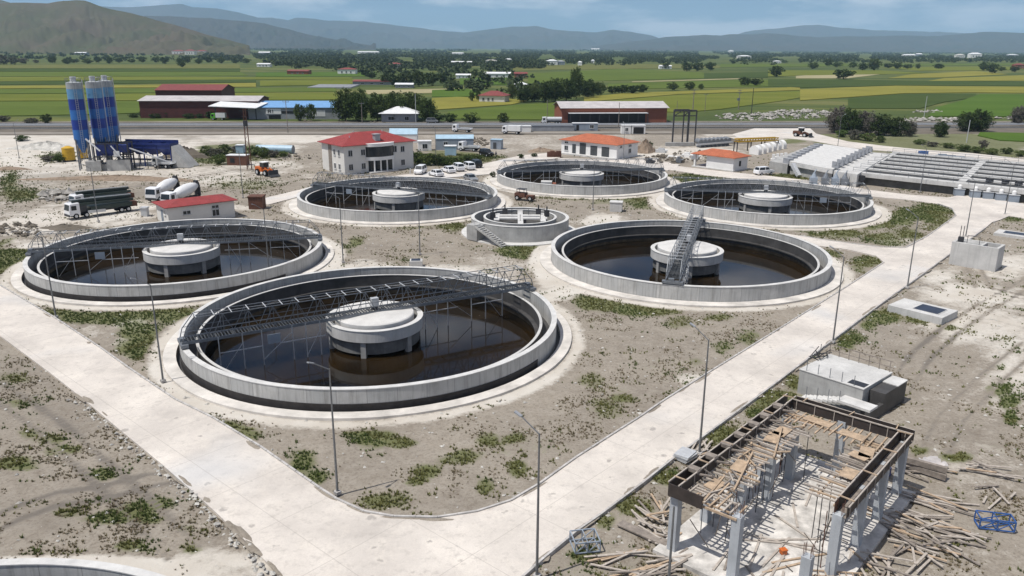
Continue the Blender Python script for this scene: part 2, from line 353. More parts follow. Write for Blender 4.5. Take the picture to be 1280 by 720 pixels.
M['leaf_g'] = leafmat('leaf_greyish', (.07, .075, .055), (.14, .14, .10), .8)
M['leaf_d'] = leafmat('leaf_dark', (.018, .036, .010), (.05, .078, .02))
M['leaf_far'] = leafmat('distant_foliage', (.02, .04, .014), (.055, .08, .028), .02)
M['grass'] = leafmat('grass_blades', (.05, .09, .02), (.13, .17, .05), .35)
M['grass_dry'] = leafmat('olive_grass', (.10, .115, .03), (.19, .19, .07), .5); M['grass_d'] = leafmat('dark_sparse_grass', (.10, .105, .04), (.17, .16, .075), .5)
M['weed'] = leafmat('dry_weeds', (.12, .10, .05), (.22, .18, .11), .6)

# ------------------------------------------------------------------ haze (after: one closed box round everything)
m = bpy.data.materials.new('thin_air'); m.use_nodes = True; m.node_tree.nodes.clear()
_o = m.node_tree.nodes.new('ShaderNodeOutputMaterial'); _p = m.node_tree.nodes.new('ShaderNodeVolumePrincipled')
_p.inputs['Color'].default_value = (.50, .75, 1.0, 1); _p.inputs['Density'].default_value = 5.4e-5; _p.inputs['Anisotropy'].default_value = .0
m.node_tree.links.new(_p.outputs[0], _o.inputs['Volume'])
MB().bx(-33000, 33000, -3000, 33500, -12, 1400).build('haze', m, kind='stuff')

# ------------------------------------------------------------------ layout
TANKS = [(-15.1, 82.5, 30, 1), (-48.4, 112.6, 14.5, 1), (-23.1, 159.3, -20, 0), (25.8, 113.6, 73, 0), (16.3, 187.3, 8, 0), (51.0, 158.4, -10, 0)]
T7 = (-26.8, 18.9)
SPL = (1.3, 132.6)
PX = {}
PX['road'] = [(-60, 320), (0, 357), (67, 397), (125, 435), (160, 460), (219, 500), (266, 523), (325, 559), (400, 611.6), (421, 625), (455, 640.6), (492, 647), (547, 648), (596, 640.6), (638.5, 627),
              (675, 605.5), (720, 573), (680 + 120, 522), (832, 500), (885, 467), (960, 420.5), (1055, 361), (1105, 328.5), (1095, 320), (1060, 312), (1022, 307.5), (985, 302), (958, 289), (1000, 295), (1035, 301), (1100, 309.5),
              (1132, 310), (1160, 295), (1195, 270), (1190, 261), (1172, 255), (1135, 250), (1092, 246), (1040, 240), (985, 232), (940, 226), (880, 219), (835, 212), (840, 207), (900, 214), (960, 220), (1030, 228), (1090, 238), (1135, 243.5), (1185, 247), (1205, 243), (1330, 263),
              (1330, 283), (1262, 270), (1250, 275), (1240, 278), (1232, 285), (1182, 322), (1155, 342), (1120, 367), (1110, 374), (1075, 400), (1042, 425), (1005, 453), (960, 487), (940, 502), (876, 549), (842, 574), (802, 606), (750, 645), (720, 666), (680, 699), (640, 735), (560, 800), (430, 800), (425, 800), (390, 770), (345, 715), (310, 680), (275, 646), (240, 614), (200, 579), (150, 538), (100, 496), (62, 466), (0, 420), (-60, 375)]
PX['path_admin'] = [(455, 226), (500, 219), (545, 214), (600, 206), (650, 194.5), (700, 190), (700, 197), (690, 199), (655, 201), (620, 212), (622, 217), (560, 222), (520, 226)]
PX['path_white'] = [(697, 198), (770, 199), (815, 199), (850, 206), (835, 213), (780, 205), (700, 204)]
PX['path_mid'] = [(322, 252), (330, 248), (392, 233), (396, 240), (335, 256)]
PX['front_road'] = [(945, 160), (1012, 160), (1020, 167), (1060, 177), (1110, 183), (1150, 187), (1215, 191.5), (1290, 200), (1350, 206), (1350, 217), (1280, 209), (1200, 199), (1130, 191), (1060, 184.5), (1015, 176), (985, 173), (930, 176), (915, 168)]
def pip(poly, x, y):
    ins = np.zeros(np.shape(x), bool); n = len(poly)
    for i in range(n):
        x1, y1 = poly[i]; x2, y2 = poly[(i + 1) % n]
        if y1 == y2: continue
        c = ((y1 > y) != (y2 > y)) & (x < (x2 - x1) * (y - y1) / (y2 - y1) + x1); ins ^= c
    return ins
RW = {k: [G(*p) for p in v] for k, v in PX.items()}
VEG = [(12, 330, 28, 20, 1.3), (95, 393, 30, 9, 1), (150, 394, 48, 9, 1.1), (215, 391, 40, 8, .9), (170, 412, 24, 10, .8), (188, 430, 32, 15, 1.1), (205, 448, 16, 12, .9), (228, 400, 22, 8, .7), (192, 462, 12, 8, .8),
       (290, 525, 28, 9, 1), (312, 538, 16, 8, .8), (375, 575, 18, 14, .9), (395, 592, 14, 9, .9), (465, 547, 30, 9, 1.1), (502, 551, 22, 6, 1), (535, 588, 20, 8, 1), (520, 600, 16, 6, .8), (580, 570, 20, 9, .8), (610, 545, 14, 8, .6), (646, 586, 11, 9, 1), (605, 605, 10, 8, .9),
       (480, 625, 28, 10, .8), (640, 545, 12, 5, .6), (560, 575, 14, 6, .6), (720, 425, 13, 14, .9), (712, 402, 10, 8, .8), (755, 375, 34, 9, 1.1), (800, 385, 38, 9, 1.2), (842, 383, 16, 7, .9), (870, 383, 12, 5, .6), (850, 400, 18, 8, .6), (895, 395, 18, 5, .6),
       (760, 510, 20, 12, .55), (740, 470, 16, 10, .5), (905, 430, 14, 8, .6), (937, 420, 16, 8, .7), (870, 450, 12, 6, .5), (780, 497, 16, 5, .6), (655, 312, 30, 9, 1.2), (640, 303, 20, 6, .9), (565, 282, 18, 7, 1), (430, 311, 12, 6, .6), (445, 300, 10, 7, .7), (470, 281, 30, 3, .5), (510, 283, 28, 3, .5),
       (725, 245, 48, 3.5, .9), (800, 252, 25, 9, .7), (760, 249, 30, 5, .5), (865, 222, 42, 6, .8), (988, 222, 24, 5, 1.1), (1150, 268, 30, 10, 1.1), (1165, 263, 24, 8, 1.1), (1120, 276, 20, 6, .9), (1095, 281, 20, 5, .9), (1050, 291, 32, 6, .8), (1100, 296, 22, 6, .8), (1000, 285, 44, 4, .7), (1135, 290, 20, 8, .7), (1172, 276, 16, 9, .8), (1112, 302, 20, 5, .7),
       (1035, 318, 14, 6, 1.1), (1080, 325, 20, 6, .8), (1055, 345, 13, 8, .9), (1070, 335, 16, 8, .6), (1110, 396, 23, 7, 1.1), (1085, 406, 12, 7, .9), (1150, 398, 15, 6, 1), (1185, 407, 10, 4, .9), (1060, 426, 15, 9, .9),
       (1250, 486, 12, 7, 1.1), (1262, 502, 10, 7, 1.1), (1265, 521, 8, 8, 1.1), (1250, 455, 10, 6, .5), (972, 496, 28, 8, 1.1), (992, 476, 12, 8, 1), (948, 512, 16, 8, 1), (900, 541, 24, 10, .8), (790, 634, 22, 11, 1.1), (838, 592, 16, 10, .8), (755, 650, 12, 8, .8), (730, 690, 16, 8, .7), (1200, 570, 18, 6, 1), (1150, 560, 12, 6, .8),
       (20, 578, 26, 8, 1), (78, 560, 20, 7, .9), (60, 546, 14, 5, .8), (135, 592, 19, 7, 1.1), (112, 592, 10, 6, .8), (140, 646, 29, 7, 1.1), (165, 640, 26, 10, 1.1), (195, 630, 22, 9, 1.1), (190, 648, 22, 6, .9), (85, 637, 16, 7, .7), (226, 662, 13, 6, .9), (242, 684, 12, 8, 1), (160, 682, 19, 6, 1), (190, 688, 19, 5, .8), (90, 690, 52, 4, .6), (40, 540, 14, 5, .6), (30, 500, 26, 7, .5), (20, 470, 20, 6, .5), (255, 625, 16, 6, .4),
       (1270, 272, 22, 5, .7), (295, 190, 48, 9, 1.2), (340, 191, 20, 5, 1), (265, 200, 30, 6, .8), (560, 198, 50, 8, 1.2), (605, 198, 20, 5, .9), (70, 196, 20, 6, .9), (12, 228, 12, 14, .8), (25, 243, 30, 8, .8), (20, 155, 60, 8, .7), (60, 240, 20, 6, .5), (310, 230, 40, 7, .5), (235, 225, 20, 3, .4), (620, 220, 10, 10, .5), (1170, 178, 130, 12, 1.3), (1040, 168, 30, 8, 1.2), (1110, 195, 40, 3, .6), (990, 176, 14, 3, 1), (1060, 186, 30, 3, .7), (840, 163, 30, 3, .6), (1240, 190, 40, 6, 1.3),
       (620, 148, 120, 5, 1.2), (300, 146, 300, 4, .7), (560, 152, 200, 2, .9)]
DUST = [(450, 340, 80, 12, .8), (560, 338, 60, 9, .7), (620, 330, 50, 22, .45), (1210, 366, 62, 14, .8), (1170, 345, 25, 10, .5), (1240, 405, 70, 24, .55), (1270, 440, 34, 60, .5), (690, 340, 20, 26, .9), (700, 365, 22, 8, .8), (870, 472, 22, 8, .7), (60, 704, 90, 9, .8), (160, 706, 110, 8, .7), (290, 700, 66, 15, .7), (330, 700, 50, 22, .6), (255, 650, 26, 16, .3),
        (110, 412, 20, 10, .5), (165, 405, 26, 8, .8), (150, 425, 14, 8, .6), (100, 190, 170, 24, .8), (30, 210, 90, 30, .6), (330, 172, 70, 5, .9), (90, 172, 130, 6, .9), (180, 215, 170, 9, .6), (110, 265, 120, 14, .8), (30, 280, 60, 14, .7), (260, 225, 110, 8, .5), (230, 290, 130, 6, .5), (60, 305, 60, 8, .8), (330, 205, 60, 6, .6), (340, 186, 30, 8, .6),
        (660, 178, 90, 10, .2), (850, 192, 60, 8, .6), (890, 190, 40, 8, .6), (960, 168, 60, 6, .8), (1255, 330, 40, 12, .5), (430, 232, 60, 4, .3), (760, 276, 60, 8, .4), (300, 258, 30, 4, .7), (1230, 590, 60, 30, .2), (720, 300, 60, 12, .3), (750, 275, 25, 10, .9), (1120, 300, 20, 5, .4), (905, 300, 30, 5, .5), (920, 148, 26, 2.5, .8), (240, 148, 40, 6, .8), (600, 262, 14, 10, .7), (100, 148, 40, 3, .8)]
DARK = [(60, 450, 90, 34, .35), (100, 500, 120, 40, .4), (120, 620, 160, 60, .35), (560, 610, 90, 24, .2), (1130, 425, 60, 26, .35), (40, 220, 60, 8, .5), (200, 172, 160, 3, .5), (1180, 620, 90, 60, .15), (330, 225, 40, 12, .4), (1100, 270, 60, 14, .2), (900, 232, 60, 4, .3), (420, 272, 30, 4, .3), (740, 255, 60, 8, .25), (150, 240, 80, 6, .5), (610, 240, 30, 16, .3), (870, 175, 40, 6, .4)]
HS = .0708
TRACKS = [[(-40, 668), (20, 640), (70, 622), (130, 614), (190, 598), (240, 590)], [(-30, 470), (60, 530), (150, 610), (230, 690)], [(1290, 350), (1235, 380), (1190, 410), (1150, 445), (1120, 490)], [(1290, 430), (1240, 470), (1190, 520), (1170, 560)], [(1215, 330), (1230, 360), (1290, 372)],
          [(0, 232), (80, 226), (180, 232), (300, 212), (400, 206)], [(0, 262), (100, 246), (210, 224), (330, 206)], [(640, 182), (720, 176), (830, 190)], [(590, 240), (640, 236), (620, 200)]]
def blobs(L, px, py, X, Y, wob=1.0):
    w1 = fbm(X, Y, 3.5, 5, 3) - .5; w2 = fbm(X, Y, 3.5, 11, 3) - .5
    v = np.zeros(np.shape(px))
    for cx, cy, rx, ry, s in L:
        d = np.sqrt(((px - cx) / rx + w1 * 1.3 * wob) ** 2 + ((py - cy) / ry + w2 * 1.3 * wob) ** 2)
        v = np.maximum(v, s * np.clip(1.55 - d, 0, 1))
    return v
def attrs(X, Y):
    px, py = projnp(X, Y); ok = (py > 120) & (py < 900)
    veg = np.where(ok, blobs(VEG, px, py, X, Y), 0); dust = np.where(ok, blobs(DUST, px, py, X, Y), 0); dark = np.where(ok, blobs(DARK, px, py, X, Y), 0)
    n = fbm(X, Y, 9, 21, 4)
    for seg in TRACKS:
        pts = [G(*p) for p in seg]
        for off in (-.95, .95):
            dm = np.full(np.shape(X), 9.0)
            for (ax, ay), (bx_, by_) in zip(pts, pts[1:]):
                L = math.hypot(bx_ - ax, by_ - ay); ux, uy = (bx_ - ax) / L, (by_ - ay) / L; qx, qy = X - ax + uy * off, Y - ay - ux * off; t_ = np.clip(qx * ux + qy * uy, 0, L); dm = np.minimum(dm, np.hypot(qx - t_ * ux, qy - t_ * uy))
            k = np.clip(1 - dm / .5, 0, 1); dark = dark + .65 * k; dust = dust - .4 * k; veg = veg * (1 - k)
    veg = veg + np.where((Y < 130), .34 * np.clip(fbm(X, Y, 5, 31, 4) * 2.6 - 1.2, 0, 1), .05)
    dust = dust + np.clip((Y - 170) / 400, 0, .35) + np.where(px > 1100, .2, 0) + (n - .5) * .5
    for (tx, ty, a, b) in TANKS + [(T7[0], T7[1], 0, 0)]:
        r = np.hypot(X - tx, Y - ty); k = np.clip(1 - np.abs(r - 22.4) / 1.6, 0, 1); dust = dust + 1.0 * k; veg = veg * (1 - np.clip(k * 1.6, 0, 1))
    r = np.hypot(X - SPL[0], Y - SPL[1]); dust = dust + np.clip(1 - np.abs(r - 9.0) / 2.2, 0, 1)
    far = np.clip((Y - (342 + HS * X)) / 3, 0, 1) + np.clip((np.abs(X) - 260) / 10, 0, 1); far = np.clip(far, 0, 1)
    return veg, dust, dark, far
def gz(X, Y):
    X = np.asarray(X, float); Y = np.asarray(Y, float)
    near = np.clip(1 - (np.hypot(X, Y) - 250) / 100, 0, 1)
    z = -.02 - (.13 * fbm(X, Y, 1.6, 41, 4) + .08 * fbm(X, Y, 14, 43, 2)) * near
    for (tx, ty, a, b) in TANKS + [(T7[0], T7[1], 0, 0)]:
        r = np.hypot(X - tx, Y - ty); z = np.where(r < 20.9, -9, z)
    return z
def build_ground():
    ys = [20.0]
    while ys[-1] < 32000: ys.append(ys[-1] + (max(.42, .0052 * ys[-1]) if ys[-1] < 360 else .028 * (ys[-1] - 360) + 2.0))
    xs = [0.0]
    while xs[-1] < 31000: xs.append(xs[-1] + (.45 if xs[-1] < 72 else (.45 + (xs[-1] - 72) * .014 if xs[-1] < 300 else .05 * (xs[-1] - 240))))
    xs = sorted(set([-x for x in xs] + xs)); xs = np.array(xs); ys = np.array([-2500, -400, -50, 0, 10.0] + ys)
    X, Y = np.meshgrid(xs, ys); ny, nx = X.shape
    rs = np.random.RandomState(3); j = (Y > 25) & (Y < 300) & (np.abs(X) < 200)
    Xf = X.ravel(); Yf = Y.ravel(); Z = gz(Xf, Yf)
    vs = np.column_stack([Xf, Yf, Z]).astype(np.float32)
    idx = np.arange(nx * ny).reshape(ny, nx); q = np.stack([idx[:-1, :-1], idx[:-1, 1:], idx[1:, 1:], idx[1:, :-1]], -1).reshape(-1, 4)
    me = bpy.data.meshes.new('ground'); me.vertices.add(len(vs)); me.vertices.foreach_set('co', vs.ravel())
    me.loops.add(q.size); me.loops.foreach_set('vertex_index', q.ravel().astype(np.int32))
    me.polygons.add(len(q)); me.polygons.foreach_set('loop_start', np.arange(0, q.size, 4, dtype=np.int32)); me.polygons.foreach_set('loop_total', np.full(len(q), 4, np.int32))
    me.update(); me.validate()
    a = attrs(Xf, Yf)
    for k, v in zip(('veg', 'dust', 'dark', 'far'), a):
        at = me.attributes.new(k, 'FLOAT', 'POINT'); at.data.foreach_set('value', v.astype(np.float32))
    me.shade_smooth()
    o = bpy.data.objects.new('ground', me); C.objects.link(o); me.materials.append(M['ground']); o['kind'] = 'structure'
build_ground()

# ------------------------------------------------------------------ roads and kerbs
MB().prism(RW['road'], -.35, .06).build('plant_road', M['road'], kind='structure')
MB().prism(RW['path_admin'], -.35, .05).build('service_path', M['road'], kind='structure')
MB().prism(RW['path_white'], -.35, .045).build('service_path', M['road'], kind='structure')
MB().prism(RW['path_mid'], -.35, .05).build('service_path', M['road'], kind='structure')
MB().prism(RW['front_road'], -.35, .05).build('access_road', M['road'], kind='structure')
def kerb(pxs, w=.16, h=.17):
    pts = [G(*p) for p in pxs]; b = MB()
    for a, c in zip(pts, pts[1:]):
        n = max(1, int(math.hypot(c[0] - a[0], c[1] - a[1]) / 1.0))
        for i in range(n):
            t0 = i / n + .004; t1 = (i + 1) / n - .004
            b.bar((a[0] + (c[0] - a[0]) * t0, a[1] + (c[1] - a[1]) * t0, .0), (a[0] + (c[0] - a[0]) * t1, a[1] + (c[1] - a[1]) * t1, .0), w, h * 2 + random.uniform(-.008, .008))
    b.build('kerb', M['kerb'], kind='structure')
r_ = PX['road']
kerb(r_[1:23]); kerb(r_[28:36]); kerb(r_[56:73])
# highway
def strip(name, x0, x1, fy0, fy1, z, m, h=.05):
    return MB().prism([(x0, fy0(x0)), (x1, fy0(x1)), (x1, fy1(x1)), (x0, fy1(x0))], z - h, z).build(name, m, kind='structure')
HS = .0708
def hy(off): return lambda x: off + HS * x
strip('gravel_verge', -420, 700, hy(290), hy(342), .03, M['gravel'])
strip('highway', -420, 700, hy(311), hy(319), .10, M['asphalt']); strip('highway', -420, 700, hy(328), hy(336), .10, M['asphalt'])
for off in (311.4, 318.2, 328.4, 335.2): strip('road_line', -420, 700, hy(off), hy(off + .35), .106, M['line'], .004)
strip('slip_road', -420, 60, hy(293), hy(300), .07, mat('grey_compacted_lot', (.25, .225, .195), .95, sc=.08, amt=.2, world=True))
gr = MB()
for x in range(-400, 690, 1):
    if x % 4 == 0: gr.bx(x, x + .12, HS * x + 323.9, HS * x + 324.1, .05, .8)
gr.bar((-400, 324 - 400 * HS, .75), (690, 324 + 690 * HS, .75), .08, .35); gr.bar((-400, 323.5 - 400 * HS, .4), (690, 323.5 + 690 * HS, .4), .5, .5)
tag(gr.build('guard_rail', M['steel_l']), 'long pale guard rail between the two highway lanes', 'guard rail')

# ------------------------------------------------------------------ hills (distance, ridge pixels)
def hillmat(name, c1, c2, c3, sc):
    m, nt, b = nodes(name); g = nt.nodes.new('ShaderNodeNewGeometry'); vec = g.outputs['Position']
    c = mixc(nt, ramp(nt, noise(nt, vec, sc, 8, .65), [(.35, 0.0), (.65, 1.0)]), c1, c2)
    c = mixc(nt, ramp(nt, noise(nt, vec, sc * 4, 6, .7), [(.55, 0.0), (.7, .8)]), c, c3)
    nt.links.new(c, b.inputs['Base Color']); b.inputs['Roughness'].default_value = 1; b.inputs['Specular IOR Level'].default_value = 0; return m
M['hill'] = hillmat('dry_hill', (.10, .082, .06), (.07, .08, .042), (.14, .11, .085), .0035)
M['mtn'] = hillmat('mountain', (.045, .05, .045), (.07, .06, .05), (.03, .045, .03), .0009)
def hill(name, D, depth, pts, mt, seed, rough=.12, n=260):
    pts = sorted(pts); x0, x1 = pts[0][0], pts[-1][0]; xs = np.linspace(x0, x1, n); top = np.interp(xs, [p[0] for p in pts], [p[1] for p in pts]) + (fbm(xs, xs * 0, 34, seed, 5) - .5) * 3.2
    K = 44; vs = []
    for i, (px, ty) in enumerate(zip(xs, top)):
        d = ray(px, ty); rx = d[0] / d[1]; H = CH + D * d[2] / d[1] + 4
        for k in range(K):
            t = k / (K - 1); yy = D + (t - .62) * depth * (1.0 if t < .62 else 1.6)
            s = min(1, t / .62); prof = s ** 1.35 if t < .62 else max(0, 1 - ((t - .62) / .38) ** 1.3)
            vs.append((rx * yy, yy, H * prof))
    v = np.array(vs); e = (fbm(v[:, 0], v[:, 1], depth * .16, seed, 6) - .5); e2 = np.abs(fbm(v[:, 0] * 1.6, v[:, 1] * .7, depth * .10, seed + 9, 4) - .5)
    pr = np.tile(np.array([min(1, k / (K - 1) / .62) * (1 if k / (K - 1) < .62 else 1) for k in range(K)]), n)
    mask = np.sin(np.clip(pr, 0, 1) * math.pi) ** .7 * (pr < 1)
    v[:, 2] += v[:, 2].max() * mask * (e * rough * 6 - e2 * rough * 6); v[:, 2] = np.maximum(v[:, 2], -8)
    f = [(i * K + k, (i + 1) * K + k, (i + 1) * K + k + 1, i * K + k + 1) for i in range(n - 1) for k in range(K - 1)]
    me = bpy.data.meshes.new(name); me.from_pydata(v.tolist(), [], f); me.update(); me.shade_smooth(); me.materials.append(mt)
    o = bpy.data.objects.new(name, me); C.objects.link(o); o['kind'] = 'structure'
hill('hill', 3600, 1500, [(-260, 30), (-120, 14), (-40, 7), (0, 5), (20, 4), (60, 4), (80, 1.5), (94, 0), (106, 1.5), (128, 9.5), (165, 17), (200, 27), (235, 37), (262, 45), (290, 52), (312, 58)], M['hill'], 1, .10)
hill('hill', 5200, 1200, [(-200, 6), (-60, -4), (0, 0), (14, 4), (30, 10), (60, 18), (90, 30)], M['hill'], 21, .1)
hill('mountain', 8500, 2600, [(150, 40), (165, 24), (182, 19), (230, 22), (262, 22), (300, 26), (330, 29.5), (355, 36), (380, 42), (405, 47), (440, 53), (470, 58)], M['mtn'], 2, .10)
hill('mountain', 15500, 5000, [(-300, 12), (0, 8), (60, 4), (100, 3), (130, 8), (155, 9), (190, 7), (212, 5.5), (227, 4), (240, 8), (272, 10.5), (300, 15.5), (322, 22), (340, 21.5), (360, 24.5), (370, 21.5), (385, 22.5), (410, 26), (440, 26.5), (480, 30), (495, 32), (545, 37), (580, 40), (600, 38), (620, 36), (640, 33.5), (655, 33.5), (670, 32), (690, 36), (715, 39), (735, 40.5), (750, 40), (767, 37), (790, 39.5), (812, 44), (825, 48), (850, 56)], M['mtn'], 3, .08, 400)
hill('mountain', 11500, 3200, [(740, 58), (780, 54), (800, 51), (815, 49), (830, 47), (852, 45.5), (880, 43), (902, 45), (927, 43), (960, 41.5), (985, 44), (1022, 47), (1060, 46), (1120, 44), (1170, 45), (1205, 42), (1225, 40), (1240, 39.5), (1280, 41), (1400, 42), (1600, 40)], M['mtn'], 4, .10, 300)
hill('mountain', 17500, 4200, [(900, 50), (930, 40), (960, 36), (985, 34), (1005, 31), (1025, 31), (1050, 34.5), (1090, 37.5), (1120, 38), (1160, 39.5), (1200, 41), (1280, 44), (1500, 50)], M['mtn'], 5, .08, 260)

# ------------------------------------------------------------------ crop fields
FC = {'g': fieldmat('green_crop', (.07, .105, .016), (.105, .135, .026), 4), 'y': fieldmat('ripening_wheat', (.17, .165, .028), (.225, .205, .045), 6), 'yg': fieldmat('yellow_green_crop', (.10, .125, .016), (.145, .155, .028), 3),
      'd': fieldmat('dark_green_crop', (.038, .062, .013), (.058, .082, .02), -4), 'p': fieldmat('pale_stubble', (.27, .24, .13), (.34, .30, .18), 5), 'b': fieldmat('bright_green_crop', (.055, .105, .012), (.08, .13, .02), 8), 'o': fieldmat('olive_crop', (.10, .11, .03), (.14, .14, .045), 2)}
FIELDS = [('g', [(-80, 128), (330, 126), (330, 138), (240, 139), (140, 143), (-80, 147)], .30), ('yg', [(-80, 119), (430, 116), (430, 125), (-80, 127)], .34), ('g', [(-80, 112), (420, 110), (420, 115), (-80, 118)], .3),
          ('y', [(-80, 108), (140, 107), (320, 104), (320, 109), (-80, 111.5)], .36), ('d', [(-80, 103), (320, 99.5), (320, 103), (-80, 107)], .3), ('yg', [(-80, 97), (150, 96), (440, 97), (440, 99), (-80, 102)], .3), ('g', [(-80, 90), (300, 90), (310, 95), (-80, 96)], .26),
          ('d', [(-80, 86), (300, 86), (300, 89.5), (-80, 89.5)], .3), ('o', [(-80, 81), (300, 80.5), (300, 85.5), (-80, 85.5)], .28), ('b', [(320, 91), (470, 90), (470, 95.5), (320, 96)], .3), ('yg', [(325, 101), (440, 99.5), (470, 103), (430, 106), (325, 108)], .3),
          ('p', [(455, 113), (560, 111), (600, 110.5), (560, 116), (460, 118)], .2), ('b', [(540, 113), (585, 111), (600, 116), (590, 122), (540, 121)], .3), ('y', [(540, 123), (610, 120), (660, 126), (640, 131), (540, 138)], .3), ('g', [(560, 140), (640, 132), (700, 128), (700, 150), (560, 149)], .25),
          ('b', [(575, 98), (640, 97), (640, 106), (575, 106)], .3), ('g', [(660, 92), (780, 86), (880, 91), (880, 98), (760, 101), (660, 105)], .3), ('d', [(880, 92), (960, 90), (960, 97), (880, 98)], .3), ('p', [(790, 102), (925, 98), (925, 99), (790, 103)], .2), ('g', [(760, 105), (925, 100), (990, 100), (985, 108), (760, 112)], .28),
          ('y', [(730, 122), (780, 117), (1000, 109), (1000, 113), (850, 118), (730, 128)], .3), ('yg', [(730, 129), (850, 119), (1000, 114), (1020, 119), (980, 126), (900, 137), (850, 141), (730, 136)], .3), ('d', [(960, 99), (1340, 103), (1340, 108), (1120, 107), (1000, 110), (960, 108)], .3), ('y', [(1000, 112), (1120, 107.5), (1340, 109.5), (1340, 117), (1220, 116), (1130, 117), (1060, 122), (1000, 126)], .36),
          ('p', [(995, 95), (1070, 91), (1100, 93), (1060, 98), (995, 98)], .22), ('yg', [(960, 88), (1100, 88), (1160, 92), (1000, 94.5), (960, 96)], .3), ('y', [(1140, 93), (1220, 89), (1260, 93), (1180, 97), (1110, 98)], .3), ('y', [(1180, 98), (1340, 92), (1340, 101), (1160, 101.5)], .32), ('yg', [(1100, 84), (1240, 83), (1340, 85), (1240, 88), (1150, 88.5)], .28),
          ('d', [(1060, 123), (1130, 118), (1220, 117.5), (1220, 122), (1180, 128), (1150, 136), (1060, 136)], .3), ('b', [(1225, 118), (1340, 119), (1340, 146), (1160, 146), (1170, 135), (1200, 127)], .34), ('b', [(1225, 166), (1340, 168), (1340, 180), (1250, 176), (1222, 170)], .3),
          ('o', [(640, 82), (800, 80), (900, 82), (900, 85), (700, 87), (640, 89)], .26), ('g', [(900, 80), (1280, 79.5), (1280, 81.5), (900, 84)], .26), ('b', [(0, 71), (60, 70.5), (60, 72), (0, 72.5)], .3), ('p', [(45, 55.8 + 8), (110, 63), (112, 64.5), (45, 66)], .3)]
for k, poly, h in FIELDS: MB().prism([G(*p) for p in poly], -.1, h).build('crop_field', FC[k], kind='structure')

# ------------------------------------------------------------------ clarifier tanks
def make_tank(label, loc):
    t = thing('clarifier_tank', label, 'water tank', loc, 0, 'round clarifier tanks of the sewage works')
    MB().ring(19.5, 20, -1.2, 1.93, 144).build('outer_wall', M['wall'], t)
    MB().ring(19.46, 20.04, 1.93, 2.0, 144).build('wall_rim', M['rim'], t)
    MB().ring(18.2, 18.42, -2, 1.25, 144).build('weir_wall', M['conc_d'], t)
    MB().ring(18.15, 18.19, -1.25, -.8, 144).build('tide_mark', M['tide'], t)
    w = MB().ring(18.16, 18.46, 1.25, 1.31, 144)
    w.build('weir_edge', M['conc_l'], t)
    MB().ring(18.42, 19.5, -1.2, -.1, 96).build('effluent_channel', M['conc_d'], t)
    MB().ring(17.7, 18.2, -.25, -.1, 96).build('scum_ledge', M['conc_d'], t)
    MB().disc(18.2, -2.1, -1.2, 96).build('water', M['water'], t)
    MB().ring(20, 21.3, -1.3, -.5, 96).build('footing', M['conc_d'], t)  # dark colour carries the shadow of the trench
    w = MB().ring(4.75, 5.25, .6, 1.8, 72).build('feed_well', M['conc_l'], t)
    MB().ring(4.7, 5.3, 1.8, 1.87, 72).build('well_lip', M['rim'], w)
    MB().lathe([(0, .9), (4.3, .9), (4.3, 2.15), (4.2, 2.25), (0, 2.6)], 64, closed=False).build('well_roof', M['white_c'], t)
    MB().disc(4.85, -.85, .9, 64).build('lower_drum', M['drum'], t)
    for i in range(6):
        a = R(25 + 60 * i); MB().box((4.85 * math.cos(a), 4.85 * math.sin(a), -.75), (.5, .55, 2.7), a).build('column', M['conc'], t)
    return t
TL = ['nearest round tank, in the foreground, its bridge slanting up to the right over brown water',
      'round tank at the far left with a dark band round its foot and brown water',
      'round tank in front of the red roofed two storey office',
      'round tank on the right whose bridge runs towards the camera over a white drum',
      'farthest round tank, in front of the long white building with orange roof',
      'round tank at the right back, beside the rectangular concrete basins']
tank0 = make_tank(TL[0], (TANKS[0][0], TANKS[0][1], 0)); tanks = [tank0]
for i, (x, y, a, bf) in enumerate(TANKS[1:]): tanks.append(dup(tank0, (x, y, 0), 0, TL[i + 1]))
tanks.append(dup(tank0, (T7[0], T7[1], 0), 0, 'tank cut off by the bottom left corner, only its pale rim and apron in view'))
for i, t in enumerate(tanks): MB().ring(20.45 if i < 2 else 20.06, 21.7, -.9, .1, 96).build('apron', M['apron'], t)
for i in (0, 1):
    MB().ring(20.01, 20.06, -1.2, .62, 96, (0, 0, 0), R(168), R(332)).build('bitumen_band', M['bitumen'], tanks[i])
